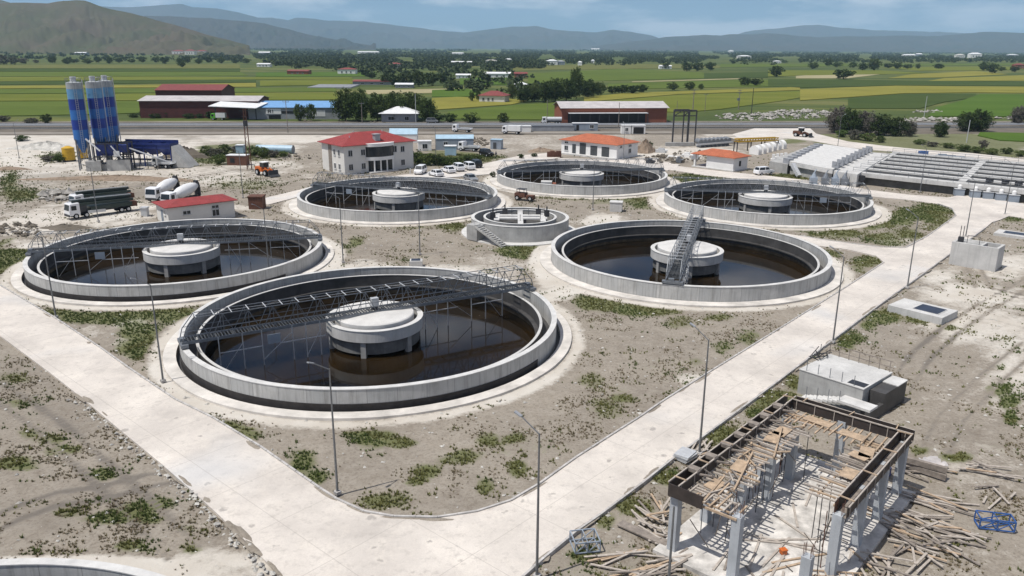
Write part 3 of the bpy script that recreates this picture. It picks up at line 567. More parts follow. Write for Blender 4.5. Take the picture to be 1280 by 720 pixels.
def make_bridge(label, loc, rz, panel=None):
    t = thing('scraper_bridge', label, 'tank bridge', loc, rz, 'steel truss bridges across the round tanks')
    L = 19.9; W = .85; z0 = 2.5; z1 = 4.95
    d = MB()
    for s in (-1, 1): d.bar((-L, s * W, z0), (L, s * W, z0), .1, .3)
    n = 24
    for i in range(n + 1):
        x = -L + 2 * L * i / n; d.bar((x, -W, z0 - .05), (x, W, z0 - .05), .08, .1)
    d.build('bridge_frame', M['steel'], t)
    dk = MB(); [dk.bx(-L + .5, L - .5, y_ - .02, y_ + .02, z0 + .08, z0 + .12) for y_ in (-.6, -.2, .2, .6)]; [dk.bx(x_ - .05, x_ + .05, -W + .1, W - .1, z0 + .1, z0 + .13) for x_ in np.arange(-L + .6, L - .5, .32)]; dk.build('walkway', M['grate'], t)
    for s in (-1, 1):
        q = MB(); y = s * W; e = 1.5
        q.bar((-L + e, y, z1), (L - e, y, z1), .07); q.bar((-L, y, z0), (-L + .3, y, z0 + 1), .08); q.bar((-L + .3, y, z0 + 1), (-L + e, y, z1), .07); q.bar((L, y, z0), (L - .3, y, z0 + 1), .08); q.bar((L - .3, y, z0 + 1), (L - e, y, z1), .07)
        m_ = 30; xs = [-L + e + (2 * L - 2 * e) * i / m_ for i in range(m_ + 1)]
        for i in range(m_):
            a, b = (z0, z1) if i % 2 else (z1, z0); q.bar((xs[i], y, a), (xs[i + 1], y, b), .055)
            if i % 2 == 0: q.bar((xs[i], y, z0), (xs[i], y, z1), .055)
        for zz in (z0 + .62, z0 + 1.12): q.bar((-L + .3, y * .97, zz), (L - .3, y * .97, zz), .045)
        q.build('side_truss', M['steel'], t)
    q = MB(); xs = [-L + 1.5 + (2 * L - 3) * i / 22 for i in range(23)]
    for x in xs: q.bar((x, -W, z1), (x, W, z1), .075)
    q.bar((xs[0], 0, z1), (xs[-1], 0, z1), .03)
    q.build('top_bracing', M['steel_l'], t)
    for s in (-1, 1):
        c = MB(); c.box((s * 19.75, 0, 2.28), (.7, 2.6, .3)); c.box((s * 19.75, .2, 2.5), (.5, .7, .5)); c.build('end_carriage', M['steel'], t)
        wq = MB()
        for y in (-1.1, 1.1): wq.tube((s * 19.6, y, 2.2), (s * 19.9, y, 2.2), .2, n=14)
        wq.build('drive_wheel', M['tyre'], t)
    MB().box((0, -.15, z0 + 1.0), (.8, .6, .9)).build('control_box', M['steel_l'], t)
    mt_ = MB().tube((0, 0, 2.3), (0, 0, z0 + .5), .35, n=16); mt_.build('centre_pivot', M['steel_d'], t)
    for s in (-1, 1):
        ps = [16.6, 14.3, 12.4, 9.3, 7.9, 6.4]; y = s * (W + .05)
        for r in ps:
            MB().bar((s * r, y, z0 + .1), (s * r, y, -1.6), .085).build('scraper_post', M['steel_l'], t)
        b = MB()
        b.bar((s * 16.6, y, .9), (s * 12.4, y, .9), .08); b.bar((s * 10.6, y, .9), (s * 5.8, y, .9), .08)
        b.bar((s * 14.3, y, 1.6), (s * 16.4, y, -1.2), .05); b.bar((s * 12.4, y, -.6), (s * 9.3, y, 1.9), .05); b.bar((s * 6.4, y, 1.6), (s * 7.9, y, -1.0), .05)
        b.build('scraper_brace', M['steel_l'], t)
    for px_ in (panel or []): MB().box((px_, -W - .1 if px_ < 0 else -W - .1, 1.5), (1.3, .06, 1.0)).build('hanging_panel', M['bluewall'], t)
    return t
BL = ['steel truss bridge slanting across the nearest round tank', 'grey truss bridge across the far left tank with posts dipping into brown water', 'truss bridge on the tank in front of the red roofed office',
      'truss bridge seen almost end on, running away from the camera over the right hand tank', 'thin truss bridge over the farthest round tank near the white building', 'truss bridge over the right back tank beside the basins']
for i, (x, y, a, bf) in enumerate(TANKS):
    make_bridge(BL[i], (x, y, 0), R(a), {0: [-11.2], 1: [-10.8], 2: [-11], 5: [11]}.get(i))

# splitter chamber with stair
s = thing('splitter_chamber', 'round grey splitter chamber with a stair on its wall, in the middle of the tanks', 'concrete chamber', (SPL[0], SPL[1], 0))
MB().ring(7.8, 8.3, -.3, 2.55, 72).build('outer_wall', M['conc'], s); MB().ring(7.76, 8.34, 2.55, 2.62, 72).build('wall_rim', M['rim'], s)
MB().ring(5.9, 6.2, -.3, 2.6, 72).build('inner_wall', M['conc'], s); MB().ring(5.86, 6.24, 2.6, 2.66, 72).build('inner_rim', M['rim'], s)
MB().disc(7.8, -.3, .9, 48).build('chamber_floor', M['conc_d'], s)
b = MB(); b.bx(-4.2, 4.6, -1.0, .3, 2.3, 2.5); b.bx(-3.6, 4.2, 1.2, 2.4, 2.3, 2.5); b.bx(-.4, .5, -5.9, 5.9, 2.3, 2.48); b.bx(3.4, 4.3, -3.2, 3.6, 2.32, 2.49); b.bx(-4.4, -3.5, -2.2, 3.2, 2.32, 2.49); b.build('walkway', M['rim'], s)
b = MB()
for x, y in ((-4, 2), (-4.2, -1), (4.2, 2.4), (4.4, .2), (3.4, -1.6), (-1.4, 1.9), (1.5, 2.0), (0, -3)):
    b.bx(x - .04, x + .04, y - .04, y + .04, 2.5, 3.6)
b.bar((-4.2, -1, 3.5), (4.4, .2, 3.5), .05); b.bar((-4, 2, 3.5), (4.2, 2.4, 3.5), .05); b.build('handrail', M['steel_d'], s)
for x, y in ((-4.6, -.6), (4.6, 1.4), (3.2, 2.6), (-2.6, 2.6)):
    g = MB(); g.box((x, y, 2.9), (.9, .5, 1.1)); g.tube((x, y, 3.3), (x, y, 4.1), .12, n=8); g.build('sluice_gate', M['steel_d'], s)
b = MB(); p0 = Vector((-7.0, -6.6, 2.55)); p1 = Vector((-2.6, -10.2, 0))
for i in range(13):
    q = p0.lerp(p1, i / 12); b.box(q, (.42, 1.1, .14), R(-39))
b.bar(p0 + Vector((.4, .5, -.2)), p1 + Vector((.4, .5, -.1)), .12, .3); b.bar(p0 + Vector((-.4, -.5, -.2)), p1 + Vector((-.4, -.5, -.1)), .12, .3); b.build('stair', M['conc'], s)
b = MB(); b.box((-7.1, -5.6, 1.25), (2.2, 2.6, 2.5), R(-39)); b.build('landing', M['conc'], s)
b = MB()
for t_ in (0, .33, .66, 1): q = p0.lerp(p1, t_) + Vector((-.4, -.5, 0)); b.bar(q, q + Vector((0, 0, 1)), .05)
b.bar(p0 + Vector((-.4, -.5, 1)), p1 + Vector((-.4, -.5, 1)), .05); b.build('stair_rail', M['steel_l'], s)
MB().ring(8.3, 10.0, -.4, .04, 64).build('apron', M['rim'], s)

# ------------------------------------------------------------------ lamp posts
def make_lamp(label, loc, rz, h=9.5, arm=True):
    t = thing('street_lamp', label, 'street lamp', loc, rz, 'slim grey lamp posts along the plant roads')
    MB().tube((0, 0, -.2), (0, 0, h), .095, .05, 10).build('pole', M['lamp'], t)
    MB().box((0, 0, .1), (.4, .4, .24)).build('base', M['kerb'], t)
    if arm:
        MB().tube((0, 0, h - .05), (1.2, 0, h + .75), .04, .035, 8).build('arm', M['lamp'], t)
        MB().box((1.4, 0, h + .84), (.5, .2, .08), 0, (0, -.4)).build('luminaire', M['greywall'], t)
    return t
LAMPS = [((70, 397), 228, 'lamp post at the roadside left of the far left tank'), ((204, 477), 228, 'lamp post on the road edge beside the left rim of the nearest tank'), ((422, 617), 228, 'lamp post on the inner corner of the road bend'),
         ((671, 722), 148, 'tall lamp post nearest the camera, rising from the bottom edge of the picture'), ((874, 568), 139, 'lamp post by the left edge of the unfinished building'), ((1041, 428), 139, 'lamp post just behind the concrete pit with handrails'), ((1134, 360), 139, 'lamp post between the flat slab with dark hatch and the road'),
         ((1207, 296), 139, 'lamp post behind the tall concrete box at the right'), ((1256, 268), 139, 'lamp post at the far right beside the pump blocks'), ((525, 318), 200, 'lamp post just behind the nearest tank, left of the round splitter chamber'), ((429, 328), 200, 'lamp post between the far left tank and the tank by the office'),
         ((337, 348), 228, 'lamp post in the gap between the far left tank and the nearest tank'), ((123, 277), 250, 'lamp post beside the parked concrete pump truck'), ((741, 262), 200, 'lamp post in front of the farthest tank'), ((1150, 240), 200, 'lamp post in front of the long basins'), ((304, 247), 200, 'lamp post behind the small red roofed hut'),
         ((545, 206), 250, 'lamp post among the green bushes behind the parked cars'), ((1047, 184), 20, 'lamp post by the bend of the access road at the right back'), ((24, 197), 0, 'lamp post at the far left edge of the dusty yard'), ((779, 200), 100, 'lamp post against the end of the white building')]
for (p, a, l) in LAMPS:
    g = G(*p); make_lamp(l, (g[0], g[1], 0), R(a))
g = G(832, 776); make_lamp('thin short grey post in front of the unfinished building', (g[0], g[1], 0), 0, 7.2, False)

# ------------------------------------------------------------------ buildings
def wall_pt(face, u, L, D):
    return {'f': ((u, 0), (1, 0), (0, -1)), 'l': ((0, D - u), (0, -1), (-1, 0)), 'r': ((L, u), (0, 1), (1, 0)), 'b': ((L - u, D), (-1, 0), (0, 1))}[face]
def building(name, label, cat, A, rz, L, D, h, wall, roof, rmat, rh=1.5, over=.5, wins=(), group=None, base=None):
    t = thing(name, label, cat, (A[0], A[1], 0), rz, group)
    if roof == 'hip':
        MB().bx(0, L, 0, D, -.2, h).build('wall', wall, t)
        o = over; b = MB(); r = min(L, D) / 2 + o
        v = [(-o, -o, h), (L + o, -o, h), (L + o, D + o, h), (-o, D + o, h)]
        k = [(-o, -o, h + .12), (L + o, -o, h + .12), (L + o, D + o, h + .12), (-o, D + o, h + .12)]
        if L >= D: rr = [(-o + r, D / 2, h + rh), (L + o - r, D / 2, h + rh)]; f = [(4, 5, 9, 8), (5, 6, 9), (6, 7, 8, 9), (7, 4, 8)]
        else: rr = [(L / 2, -o + r, h + rh), (L / 2, D + o - r, h + rh)]; f = [(4, 5, 8), (5, 6, 9, 8), (6, 7, 9), (7, 4, 8, 9)]
        b.add(v + k + rr, f + [(3, 2, 1, 0), (0, 1, 5, 4), (1, 2, 6, 5), (2, 3, 7, 6), (3, 0, 4, 7)]); rf = b.build('roof', rmat, t)
    elif roof == 'gable':
        o = over; b = MB(); b.bx(0, L, 0, D, -.2, h); b.add([(0, 0, h), (0, D, h), (0, D / 2, h + rh), (L, 0, h), (L, D, h), (L, D / 2, h + rh)], [(0, 2, 1), (3, 4, 5), (0, 3, 5, 2), (1, 2, 5, 4)]); b.build('wall', wall, t)
        b = MB(); sl = rh / (D / 2); e = h - o * sl
        for sg in (0, 1):
            y0 = -o if sg == 0 else D + o
            b.add([(-o, y0, e + .03), (L + o, y0, e + .03), (L + o, D / 2, h + rh + .03), (-o, D / 2, h + rh + .03), (-o, y0, e + .15), (L + o, y0, e + .15), (L + o, D / 2, h + rh + .15), (-o, D / 2, h + rh + .15)],
                  [(0, 3, 2, 1), (4, 5, 6, 7), (0, 1, 5, 4), (1, 2, 6, 5), (3, 0, 4, 7)] if sg == 0 else [(0, 1, 2, 3), (4, 7, 6, 5), (0, 4, 5, 1), (1, 5, 6, 2), (3, 7, 4, 0)])
        rf = b.build('roof', rmat, t)
    elif roof == 'shed':
        b = MB(); b.bx(0, L, 0, D, -.2, h); b.build('wall', wall, t); o = over
        b = MB(); b.add([(-o, -o, h + .02), (L + o, -o, h + .02), (L + o, D + o, h + rh), (-o, D + o, h + rh), (-o, -o, h + .15), (L + o, -o, h + .15), (L + o, D + o, h + rh + .13), (-o, D + o, h + rh + .13)], [(0, 3, 2, 1), (4, 5, 6, 7), (0, 1, 5, 4), (1, 2, 6, 5), (2, 3, 7, 6), (3, 0, 4, 7)])
        rf = b.build('roof', rmat, t)
    else:
        MB().bx(0, L, 0, D, -.2, h).build('wall', wall, t); rf = MB().bx(-over, L + over, -over, D + over, h, h + .2).build('roof', rmat, t)
    for w in wins:
        face, u, z, ww, hh = w[:5]; kind = w[5] if len(w) > 5 else 'window'
        (px, py), (dx, dy), (nx, ny) = wall_pt(face, u, L, D); a = math.atan2(dy, dx)
        cx, cy = px + nx * .03, py + ny * .03
        if kind == 'window':
            f = MB()
            for q in (-1, 1):
                f.box((cx + dx * q * (ww / 2 + .04), cy + dy * q * (ww / 2 + .04), z + hh / 2), (.08, .12, hh + .16), a)
            f.box((cx, cy, z - .04), (ww, .12, .08), a); f.box((cx, cy, z + hh + .04), (ww, .12, .08), a); f.box((cx, cy, z + hh / 2), (.06, .09, hh), a)
            fo = f.build('window', M['frame_w'], t); MB().box((cx, cy, z + hh / 2), (ww, .05, hh), a).build('pane', M['glass'], fo)
            MB().box((cx + nx * .06, cy + ny * .06, z - .12), (ww + .3, .22, .06), a).build('sill', M['rim'], fo)
        elif kind == 'open':
            MB().box((cx, cy, z + hh / 2), (ww, .08, hh), a).build('opening', M['black'], t)  # solid black panel painted for the shade inside the opening
        else:
            dm = w[6] if len(w) > 6 else M['dark_door']
            d_ = MB().box((cx, cy, z + hh / 2), (ww, .1, hh), a); d_.box((cx + nx * .07, cy + ny * .07, z + hh * .5), (.05, .05, hh * .9), a); d_.build('door', dm, t)
    return t, rf
def Az(px, py, z): g = G(px, py, z); return g
# two storey office
A = Az(429.4, 183.1, 6.8)
W = []
for z in (.9, 4.3):
    for u in (1.7, 5.2): W.append(('f', u, z, 1.1, 1.4))
    for u in (16.6,): W.append(('f', u, z, 1.1, 1.4))
    for u in (7.0, 9.4): W.append(('l', u, z, .9, 1.3))
W.append(('f', 14.2, 4.4, 1.3, 1.5))
t, rf = building('office_building', 'cream two storey office with red hip roof and a curved glazed entrance bay', 'building', A, R(39), 19.8, 12.0, 6.8, M['cream'], 'hip', M['red_roof'], 2.6, .8, W)
MB().bx(-.12, 0, 6.6, 8.2, 0, 6.7).build('stair_window', M['timber_g'], t)
def bow(r0, z0, z1, mtx, nm, cx=9.9, ry=.45, n=24, w=1):
    b = MB(); pts = [(cx + math.cos(math.pi + math.pi * i / n) * r0, math.sin(math.pi + math.pi * i / n) * r0 * ry) for i in range(n + 1)]
    b.prism(pts, z0, z1); return b.build(nm, mtx, t)
bow(3.9, 3.75, 6.3, M['glass'], 'curved_glazing'); bow(4.1, 2.9, 3.75, M['white'], 'balcony_band'); bow(4.15, 6.3, 7.1, M['white'], 'curved_parapet'); MB().bx(6.6, 13.6, -.06, 0, .05, 2.9).build('entrance_door', M['glass'], t)
for x in (7.6, 9.4, 11.2, 12.9):
    MB().tube((x, -1.3, 0), (x, -1.3, 2.9), .2, n=10).build('entrance_column', M['white'], t)
b = MB(); b.bx(9.2, 10.6, .6, 2.0, 6.8, 9.0); b.bx(9.0, 10.8, .4, 2.2, 9.0, 9.15); b.build('roof_turret', M['greywall'], t)
MB().bx(6, 14, -2.2, 0, -.1, .12).build('entrance_step', M['rim'], t)
for (x, y, z) in ((3.5, 3.4, 8.5), (6, 6, 9.45), (14, 5.5, 9.3)): MB().tube((x, y, z - .6), (x, y, z + .3), .12, n=8).build('vent_pipe', M['steel_l'], rf)
# red-roofed hut
A = Az(209, 260, 3.0)
t, rf = building('pump_hut', 'small off white hut with red tiled roof beside the far left tank', 'building', A, R(40), 11.8, 6.5, 3.0, M['cream'], 'hip', M['red_roof'], .85, .6,
         [('f', 3.2, 1.5, 1.3, .6), ('f', 8.3, .6, 1.2, 1.1), ('f', 8.3, 2.0, 1.2, .5), ('l', 3.2, 0.05, 1.0, 2.1, 'door', M['bluewall']), ('l', 4.8, 1.6, .8, .6)])
# long white building
A = (14.5, 238.7)
t, rf = building('workshop_building', 'long white building with orange tiled hip roof and tall dark doors', 'building', A, R(-42), 20.0, 10.6, 3.9, M['white'], 'hip', M['orange_roof'], 1.9, .6,
         [('f', 1.9, 1.0, 1.3, 1.3), ('f', 1.9, 3.0, 1.2, .5), ('f', 4.8, .05, 1.3, 2.9, 'door'), ('f', 8.0, .05, 2.2, 3.5, 'door'), ('f', 12.0, .05, 2.4, 3.0, 'door'), ('f', 16.1, .05, 2.6, 3.0, 'door'), ('r', 6.5, 1.2, 1.3, 1.2), ('r', 6.5, 3.0, 1.3, .5), ('r', 2, 3.0, 1.0, .5)])
MB().bx(-.6, 20.6, -1.6, 0, -.2, .3).build('plinth', M['rim'], t)
# orange roofed small building, open bay on the left
A = (48.4, 212.6)
t = thing('transformer_house', 'small white building with orange tiled roof and an open bay at its left end', 'building', (A[0], A[1], 0), R(-48))
b = MB(); b.bx(4.0, 12.2, 0, 6.5, -.1, 3.3); b.bx(0, .5, 0, .5, 0, 3.3); b.bx(0, .3, 5.8, 6.5, 0, 3.3); b.bx(0, 4, 6.2, 6.5, 0, 3.3); b.build('wall', M['white'], t)
MB().bx(-.3, 12.5, -.4, 7, -.2, .15).build('plinth', M['rim'], t)
b = MB(); h = 3.3; v = [(-.7, -.7, h), (12.9, -.7, h), (12.9, 7.2, h), (-.7, 7.2, h), (-.7, -.7, h + .14), (12.9, -.7, h + .14), (12.9, 7.2, h + .14), (-.7, 7.2, h + .14), (3.3, 3.25, h + 1.5), (8.9, 3.25, h + 1.5)]
b.add(v, [(4, 5, 9, 8), (5, 6, 9), (6, 7, 8, 9), (7, 4, 8), (3, 2, 1, 0), (0, 1, 5, 4), (1, 2, 6, 5), (2, 3, 7, 6), (3, 0, 4, 7)]); b.build('roof', M['orange_roof'], t)
MB().box((12.23, 3, 1.7), (.06, .9, 1.4)).build('window', M['glass'], t)
# brick warehouse across the highway
A = G(702, 154); 
t, rf = building('brick_warehouse', 'long brick warehouse with pale roof and open front across the highway', 'warehouse', A, R(7), 45, 18, 6.2, M['brick'], 'gable', M['greyroof'], 2.0, .8, ())
MB().bx(2.6, 36, -3.2, .02, 4.1, 4.3).build('canopy', M['whiteroof'], t); MB().bx(2.6, 35.6, -.12, -.02, 0, 4.1).build('open_front_shade', M['black'], t)  # open front is a black sheet in place of the shaded inside
for i in range(9): MB().bx(3 + i * 4.1, 3.25 + i * 4.1, -3.1, -2.9, 0, 4.1).build('post', M['steel_d'], t)
# maroon factory
A = G(176, 147.5)
t, rf = building('maroon_factory', 'long dark maroon factory shed with grey roof beyond the silos', 'factory', A, R(4), 50, 22, 7.2, M['maroon'], 'gable', M['greyroof'], 1.5, .6, ())
b = MB(); s_ = MB()
s_.bx(-.1, -.03, 12, 17, 3.9, 6.2); sg = s_.build('sign_board', M['white'], t)
for (y0, y1, z0, z1) in ((12.6, 13.2, 4.2, 5.9), (15.6, 16.2, 4.2, 5.9), (13.2, 15.6, 4.2, 4.7)): b.bx(-.16, -.1, y0, y1, z0, z1)
b.build('sign_mark', M['steel_d'], sg)
A2 = G(196, 131)
building('maroon_annex', 'second factory shed with faded red gable roof behind the maroon factory', 'factory', A2, R(4), 34, 26, 7.5, M['maroon'], 'gable', M['dred_roof'], 2.4, .5, ())
# forecourt canopy
g = G(290, 149)
t = thing('forecourt_canopy', 'white peaked canopy on posts at the left end of the blue roofed shed', 'canopy', (g[0], g[1], 0), R(4))
b = MB(); b.add([(-8, -5, 5.6), (12, -6, 4.9), (14, 8, 6.2), (-5, 8, 7.2), (-8, -5, 5.85), (12, -6, 5.15), (14, 8, 6.45), (-5, 8, 7.45)], [(0, 3, 2, 1), (4, 5, 6, 7), (0, 1, 5, 4), (1, 2, 6, 5), (2, 3, 7, 6), (3, 0, 4, 7)]); b.build('canopy_roof', M['whiteroof'], t)
for x, y in ((-6, -3), (11, -4), (11, 6), (-4, 6)): MB().bx(x, x + .4, y, y + .4, 0, 5.4).build('post', M['steel_d'], t)
# blue roofed shed
A = G(311, 149)
t, rf = building('blue_roofed_shed', 'long grey shed with blue sheet roof along the highway', 'shed', A, R(4), 38, 14, 4.8, M['greywall'], 'shed', M['blueroof'], 1.9, .4, [('f', 22.5, 2.4, 1.6, .8), ('f', 29.5, 1.2, 6, 2.6, 'door', M['whiteroof']), ('f', 11.0, 0, 5, 1.8, 'open'), ('f', 16.6, 2.4, 5, 1.0, 'open')])
sb = MB().bx(7.5, 13.8, -.12, -.03, 2.2, 4.4).build('sign_board', M['white'], t)
b = MB()
for (x0, x1, z0, z1) in ((8.3, 8.6, 2.6, 4.0), (9.3, 9.6, 2.6, 4.0), (8.6, 9.3, 3.7, 4.0), (8.6, 9.3, 3.1, 3.35), (10.2, 10.5, 2.6, 4.0)): b.bx(x0, x1, -.17, -.12, z0, z1)
b.build('sign_lettering', M['steel_d'], sb)
# white hip roof house across the highway
A = G(477, 152.5)
building('white_roofed_house', 'low house with white hip roof among trees across the highway', 'house', A, R(3), 14.5, 12, 3.4, M['greywall'], 'hip', M['whiteroof'], 2.6, 1.2, [('f', 4, .8, 2.4, 1.4), ('f', 10.5, .8, 1.6, 1.4)])
A = G(599, 127.5)
building('red_roofed_cottage', 'cottage with dark red hip roof standing alone in the green fields', 'house', A, R(-14), 15, 11, 3.6, M['cream'], 'hip', M['dred_roof'], 2.6, .7, [('f', 2.5, .8, 1.2, 1.6), ('f', 5.5, .8, 1.2, 1.6), ('f', 8, .8, 1, 1.6)])
# cabins, containers
def cabin(name, label, cat, p, rz, L, D, h, wall, rm, wins=(), roof='flat', rh=.5): return building(name, label, cat, G(*p), R(rz), L, D, h, wall, roof, rm, rh, .12, wins)
cabin('site_hall', 'grey blue hall with pale blue sheet roof behind the bushes', 'shed', (545, 187), 4, 11.5, 6, 3.2, M['bluewall'], M['skyroof'], [('f', 8.6, 1.4, 1.6, .9), ('f', 3, 1.4, 1.2, .9)], 'gable', .9)
cabin('site_cabin', 'small pale blue cabin standing in front of the grey blue hall', 'cabin', (556, 194), 2, 3.3, 2.6, 2.5, M['skyroof'], M['whiteroof'])
cabin('site_cabin', 'white cabin alone to the right of the grey blue hall', 'cabin', (613, 186), -14, 3.4, 2.6, 2.7, M['bluewall'], M['skyroof'], [('f', 1.4, .1, 1, 1.9, 'door')])
cabin('vaulted_shed', 'pale blue rounded shed roof showing behind the office', 'shed', (487, 178), 3, 9, 5, 2.6, M['white'], M['skyroof'], (), 'gable', 1.6)
cabin('site_cabin', 'small white shed half hidden by bushes beside the office', 'cabin', (523, 188), 10, 4, 3, 2.6, M['white'], M['whiteroof'], [('f', 2, .5, 1.4, 1.4)])
cabin('office_container', 'white container cabin with two dark windows left of the highway pole', 'cabin', (716, 163.5), 3, 9.5, 2.6, 2.7, M['bluewall'], M['whiteroof'], [('f', 1.8, .2, 1.0, 2.0, 'open'), ('f', 7.2, 1.0, 1.4, 1.2)])
cabin('office_container', 'white container cabin with a single window behind the long white building', 'cabin', (777, 167.5), 3, 3.4, 2.6, 3.0, M['white'], M['whiteroof'], [('f', 1.8, 1.0, 1.0, 1.2)])
cabin('site_shelter', 'open fronted white shelter beside the single window container', 'shelter', (789.5, 167.5), 3, 5.0, 2.8, 3.0, M['white'], M['whiteroof'], [('f', 2.5, .15, 3.8, 2.3, 'open')])
cabin('low_container', 'long low grey container lying along the highway', 'container', (665, 164), 3, 16, 2.4, 1.9, M['greywall'], M['steel'])
cabin('low_container', 'short white container at the left end of the low grey one', 'container', (640, 165.5), 3, 7, 2.4, 2.2, M['white'], M['whiteroof'])
cabin('generator_cabin', 'rusty orange site generator cabin among the green weeds', 'cabin', (284, 206), -4, 5.2, 2.4, 2.4, M['rust'], M['whiteroof'], [('f', 1.5, .6, 1.2, 1.2, 'open')])
cabin('rusty_skip', 'dark rusty steel skip standing behind the small red roofed hut', 'skip', (311, 261), 2, 2.7, 2.4, 2.2, M['rust'], M['rust'])
cabin('water_tank_cabin', 'small pale cabin in the lower weeds by the lattice pylon', 'cabin', (295, 191.5), 0, 2.2, 2, 2.2, M['skyroof'], M['whiteroof'])
cabin('kiosk', 'grey metal kiosk at the left end of the small red roofed hut', 'kiosk', (176.5, 270), 0, 1.1, 1.0, 1.4, M['steel_l'], M['steel_l'])
# half buried white storage cylinder
g = G(348, 191); b = MB(); b.tube((-6.5, 0, 1.1), (4.5, 0, 1.1), 1.15, n=24)
t = thing('storage_cylinder', 'pale cylinder tank lying on its side behind the green weeds', 'storage tank', (g[0], g[1], 0), R(-6)); b.smooth = False; b.build('shell', M['skyroof'], t)
MB().tube((4.5, 0, 1.1), (4.7, 0, 1.1), 1.2, n=24).build('end_cap', M['steel'], t)
for x in (-4, 2): MB().bx(x, x + .5, -1, 1, -.1, .5).build('support', M['steel_d'], t)

# ------------------------------------------------------------------ concrete batching plant
def make_silo(label, p, h=17.5, r=1.75):
    g = G(*p); t = thing('cement_silo', label, 'silo', (g[0], g[1], 0), R(20), 'blue striped cement silos of the concrete plant')
    z0 = 5.8; zs = [z0 + 1.8, z0 + 4.2, z0 + 6.6, z0 + 9, z0 + 11.6, z0 + 14.0]; ms = [M['blue2'], M['blue1'], M['blue2'], M['blue1'], M['skyb']]
    b = MB(); b.lathe([(.35, z0 - 1.6), (r, z0 + 1.8)], 28, closed=False); b.build('hopper_cone', M['blue2'], t)
    for i in range(5):
        q = MB(); q.lathe([(r, zs[i]), (r, zs[i + 1])], 28, closed=False); q.smooth = True; q.build('shell_band', ms[i], t)
    q = MB(); q.lathe([(r, zs[5]), (r, zs[5] + 1.5), (0, zs[5] + 1.9)], 28, closed=False); q.build('silo_top', M['skyw'], t)
    MB().tube((0, 0, zs[5] + 1.6), (0, 0, zs[5] + 2.9), .7, n=14).build('filter_unit', M['steel_l'], t)
    b = MB(); b.lathe([(r, zs[5] + 2.5), (r + .05, zs[5] + 2.55)], 24, closed=False)
    for k in range(12): a = 2 * math.pi * k / 12; b.bar((r * math.cos(a), r * math.sin(a), zs[5] + 1.4), (r * math.cos(a), r * math.sin(a), zs[5] + 2.5), .06)
    b.build('top_rail', M['steel'], t)
    for a in (45, 135, 225, 315):
        x, y = r * math.cos(R(a)), r * math.sin(R(a)); MB().bar((x, y, 0), (x, y, z0 + 2), .28).build('leg', M['steel'], t)
    b = MB()
    for k in range(4):
        a0, a1 = R(45 + 90 * k), R(135 + 90 * k)
        for z in (1.6, 4.4): b.bar((r * math.cos(a0), r * math.sin(a0), z), (r * math.cos(a1), r * math.sin(a1), z + (0 if z > 4 else 2.8)), .1)
    b.build('leg_brace', M['steel'], t)
    b = MB(); b.tube((r + .15, .2, .3), (r + .15, .2, zs[5] + 2.2), .12, n=8)
    b.build('filling_pipe', M['steel_l'], t)
    b = MB()
    for s_ in (-.25, .25): b.bar((.4 + s_, -r - .2, 2), (.4 + s_, -r - .2, zs[5] + 2), .05)
    for k in range(38): b.bar((.15, -r - .2, 2.2 + k * .45), (.65, -r - .2, 2.2 + k * .45), .04)
    b.build('ladder', M['steel_l'], t)
M['blue1'] = mat('silo_deep_blue', (.008, .035, .26), .5, sc=1, amt=.2); M['blue2'] = mat('silo_mid_blue', (.025, .14, .42), .5, sc=1, amt=.15); M['skyb'] = mat('silo_light_blue', (.11, .27, .46), .5, sc=1, amt=.15); M['skyw'] = mat('silo_pale_top', (.33, .35, .36), .6, sc=1, amt=.2)
make_silo('blue striped cement silo standing apart on the left of the plant', (108, 212)); make_silo('middle blue striped cement silo of the plant', (131, 209)); make_silo('right hand blue striped cement silo of the plant', (145, 205))
g = G(138, 212); t = thing('mixing_tower', 'dark steel mixing tower with grey concrete base under the blue silos', 'mixing plant', (g[0], g[1], 0), R(10))
b = MB(); b.bx(-5, -1.5, -2, .5, -.2, 2.4); b.bx(-4, 4.5, -1, 3, -.2, 1.5); b.bx(-.2, 5.4, -1.8, -.9, -.2, 2.6); b.build('concrete_base', M['conc'], t)
b = MB()
for x in (-2.8, 0, 2.8, 5.2):
    for y in (-1.5, 2.5): b.bar((x, y, 0), (x, y, 6.8), .3)
for z in (3.4, 6.6):
    for y in (-1.5, 2.5): b.bar((-2.8, y, z), (5.2, y, z), .25)
for x in (-2.8, 0, 2.8): b.bar((x, -1.5, .5), (x + 2.6, -1.5, 3.4), .12); b.bar((x, -1.5, 6.6), (x + 2.6, -1.5, 3.4), .12)
b.build('steel_frame', M['steel_d'], t)
b = MB(); b.bx(-2.4, 2.0, -1.0, 2.0, 3.6, 6.4); b.bx(2.2, 4.8, -1, 2, 4.4, 6.2); b.build('mixer_housing', M['blue_d'], t)
b = MB(); b.bar((-4, -2.4, 8.0), (-1, -2.6, 5), .3); b.bar((1.5, -2.2, 6.2), (3.8, -2.3, 3.0), .35, .2); b.bx(1.9, 3.2, -2.1, -1.6, 3.5, 4.8); b.build('chute', M['whiteroof'], t)
b = MB(); b.bar((5.5, -1, 5.4), (13.5, 1.5, 1.6), .9, .25); b.build('conveyor', M['whiteroof'], t)
b = MB()
for k in range(5): b.bar((5.5 + k * 1.8, -1.4 + k * .55, 0), (5.5 + k * 1.8, -1.4 + k * .55, 5 - k * .85), .12)
b.build('conveyor_leg', M['steel_d'], t)
g = G(190, 207); t = thing('aggregate_bins', 'deep blue row of aggregate bins at the right of the silos', 'aggregate bins', (g[0], g[1], 0), R(-6))
b = MB()
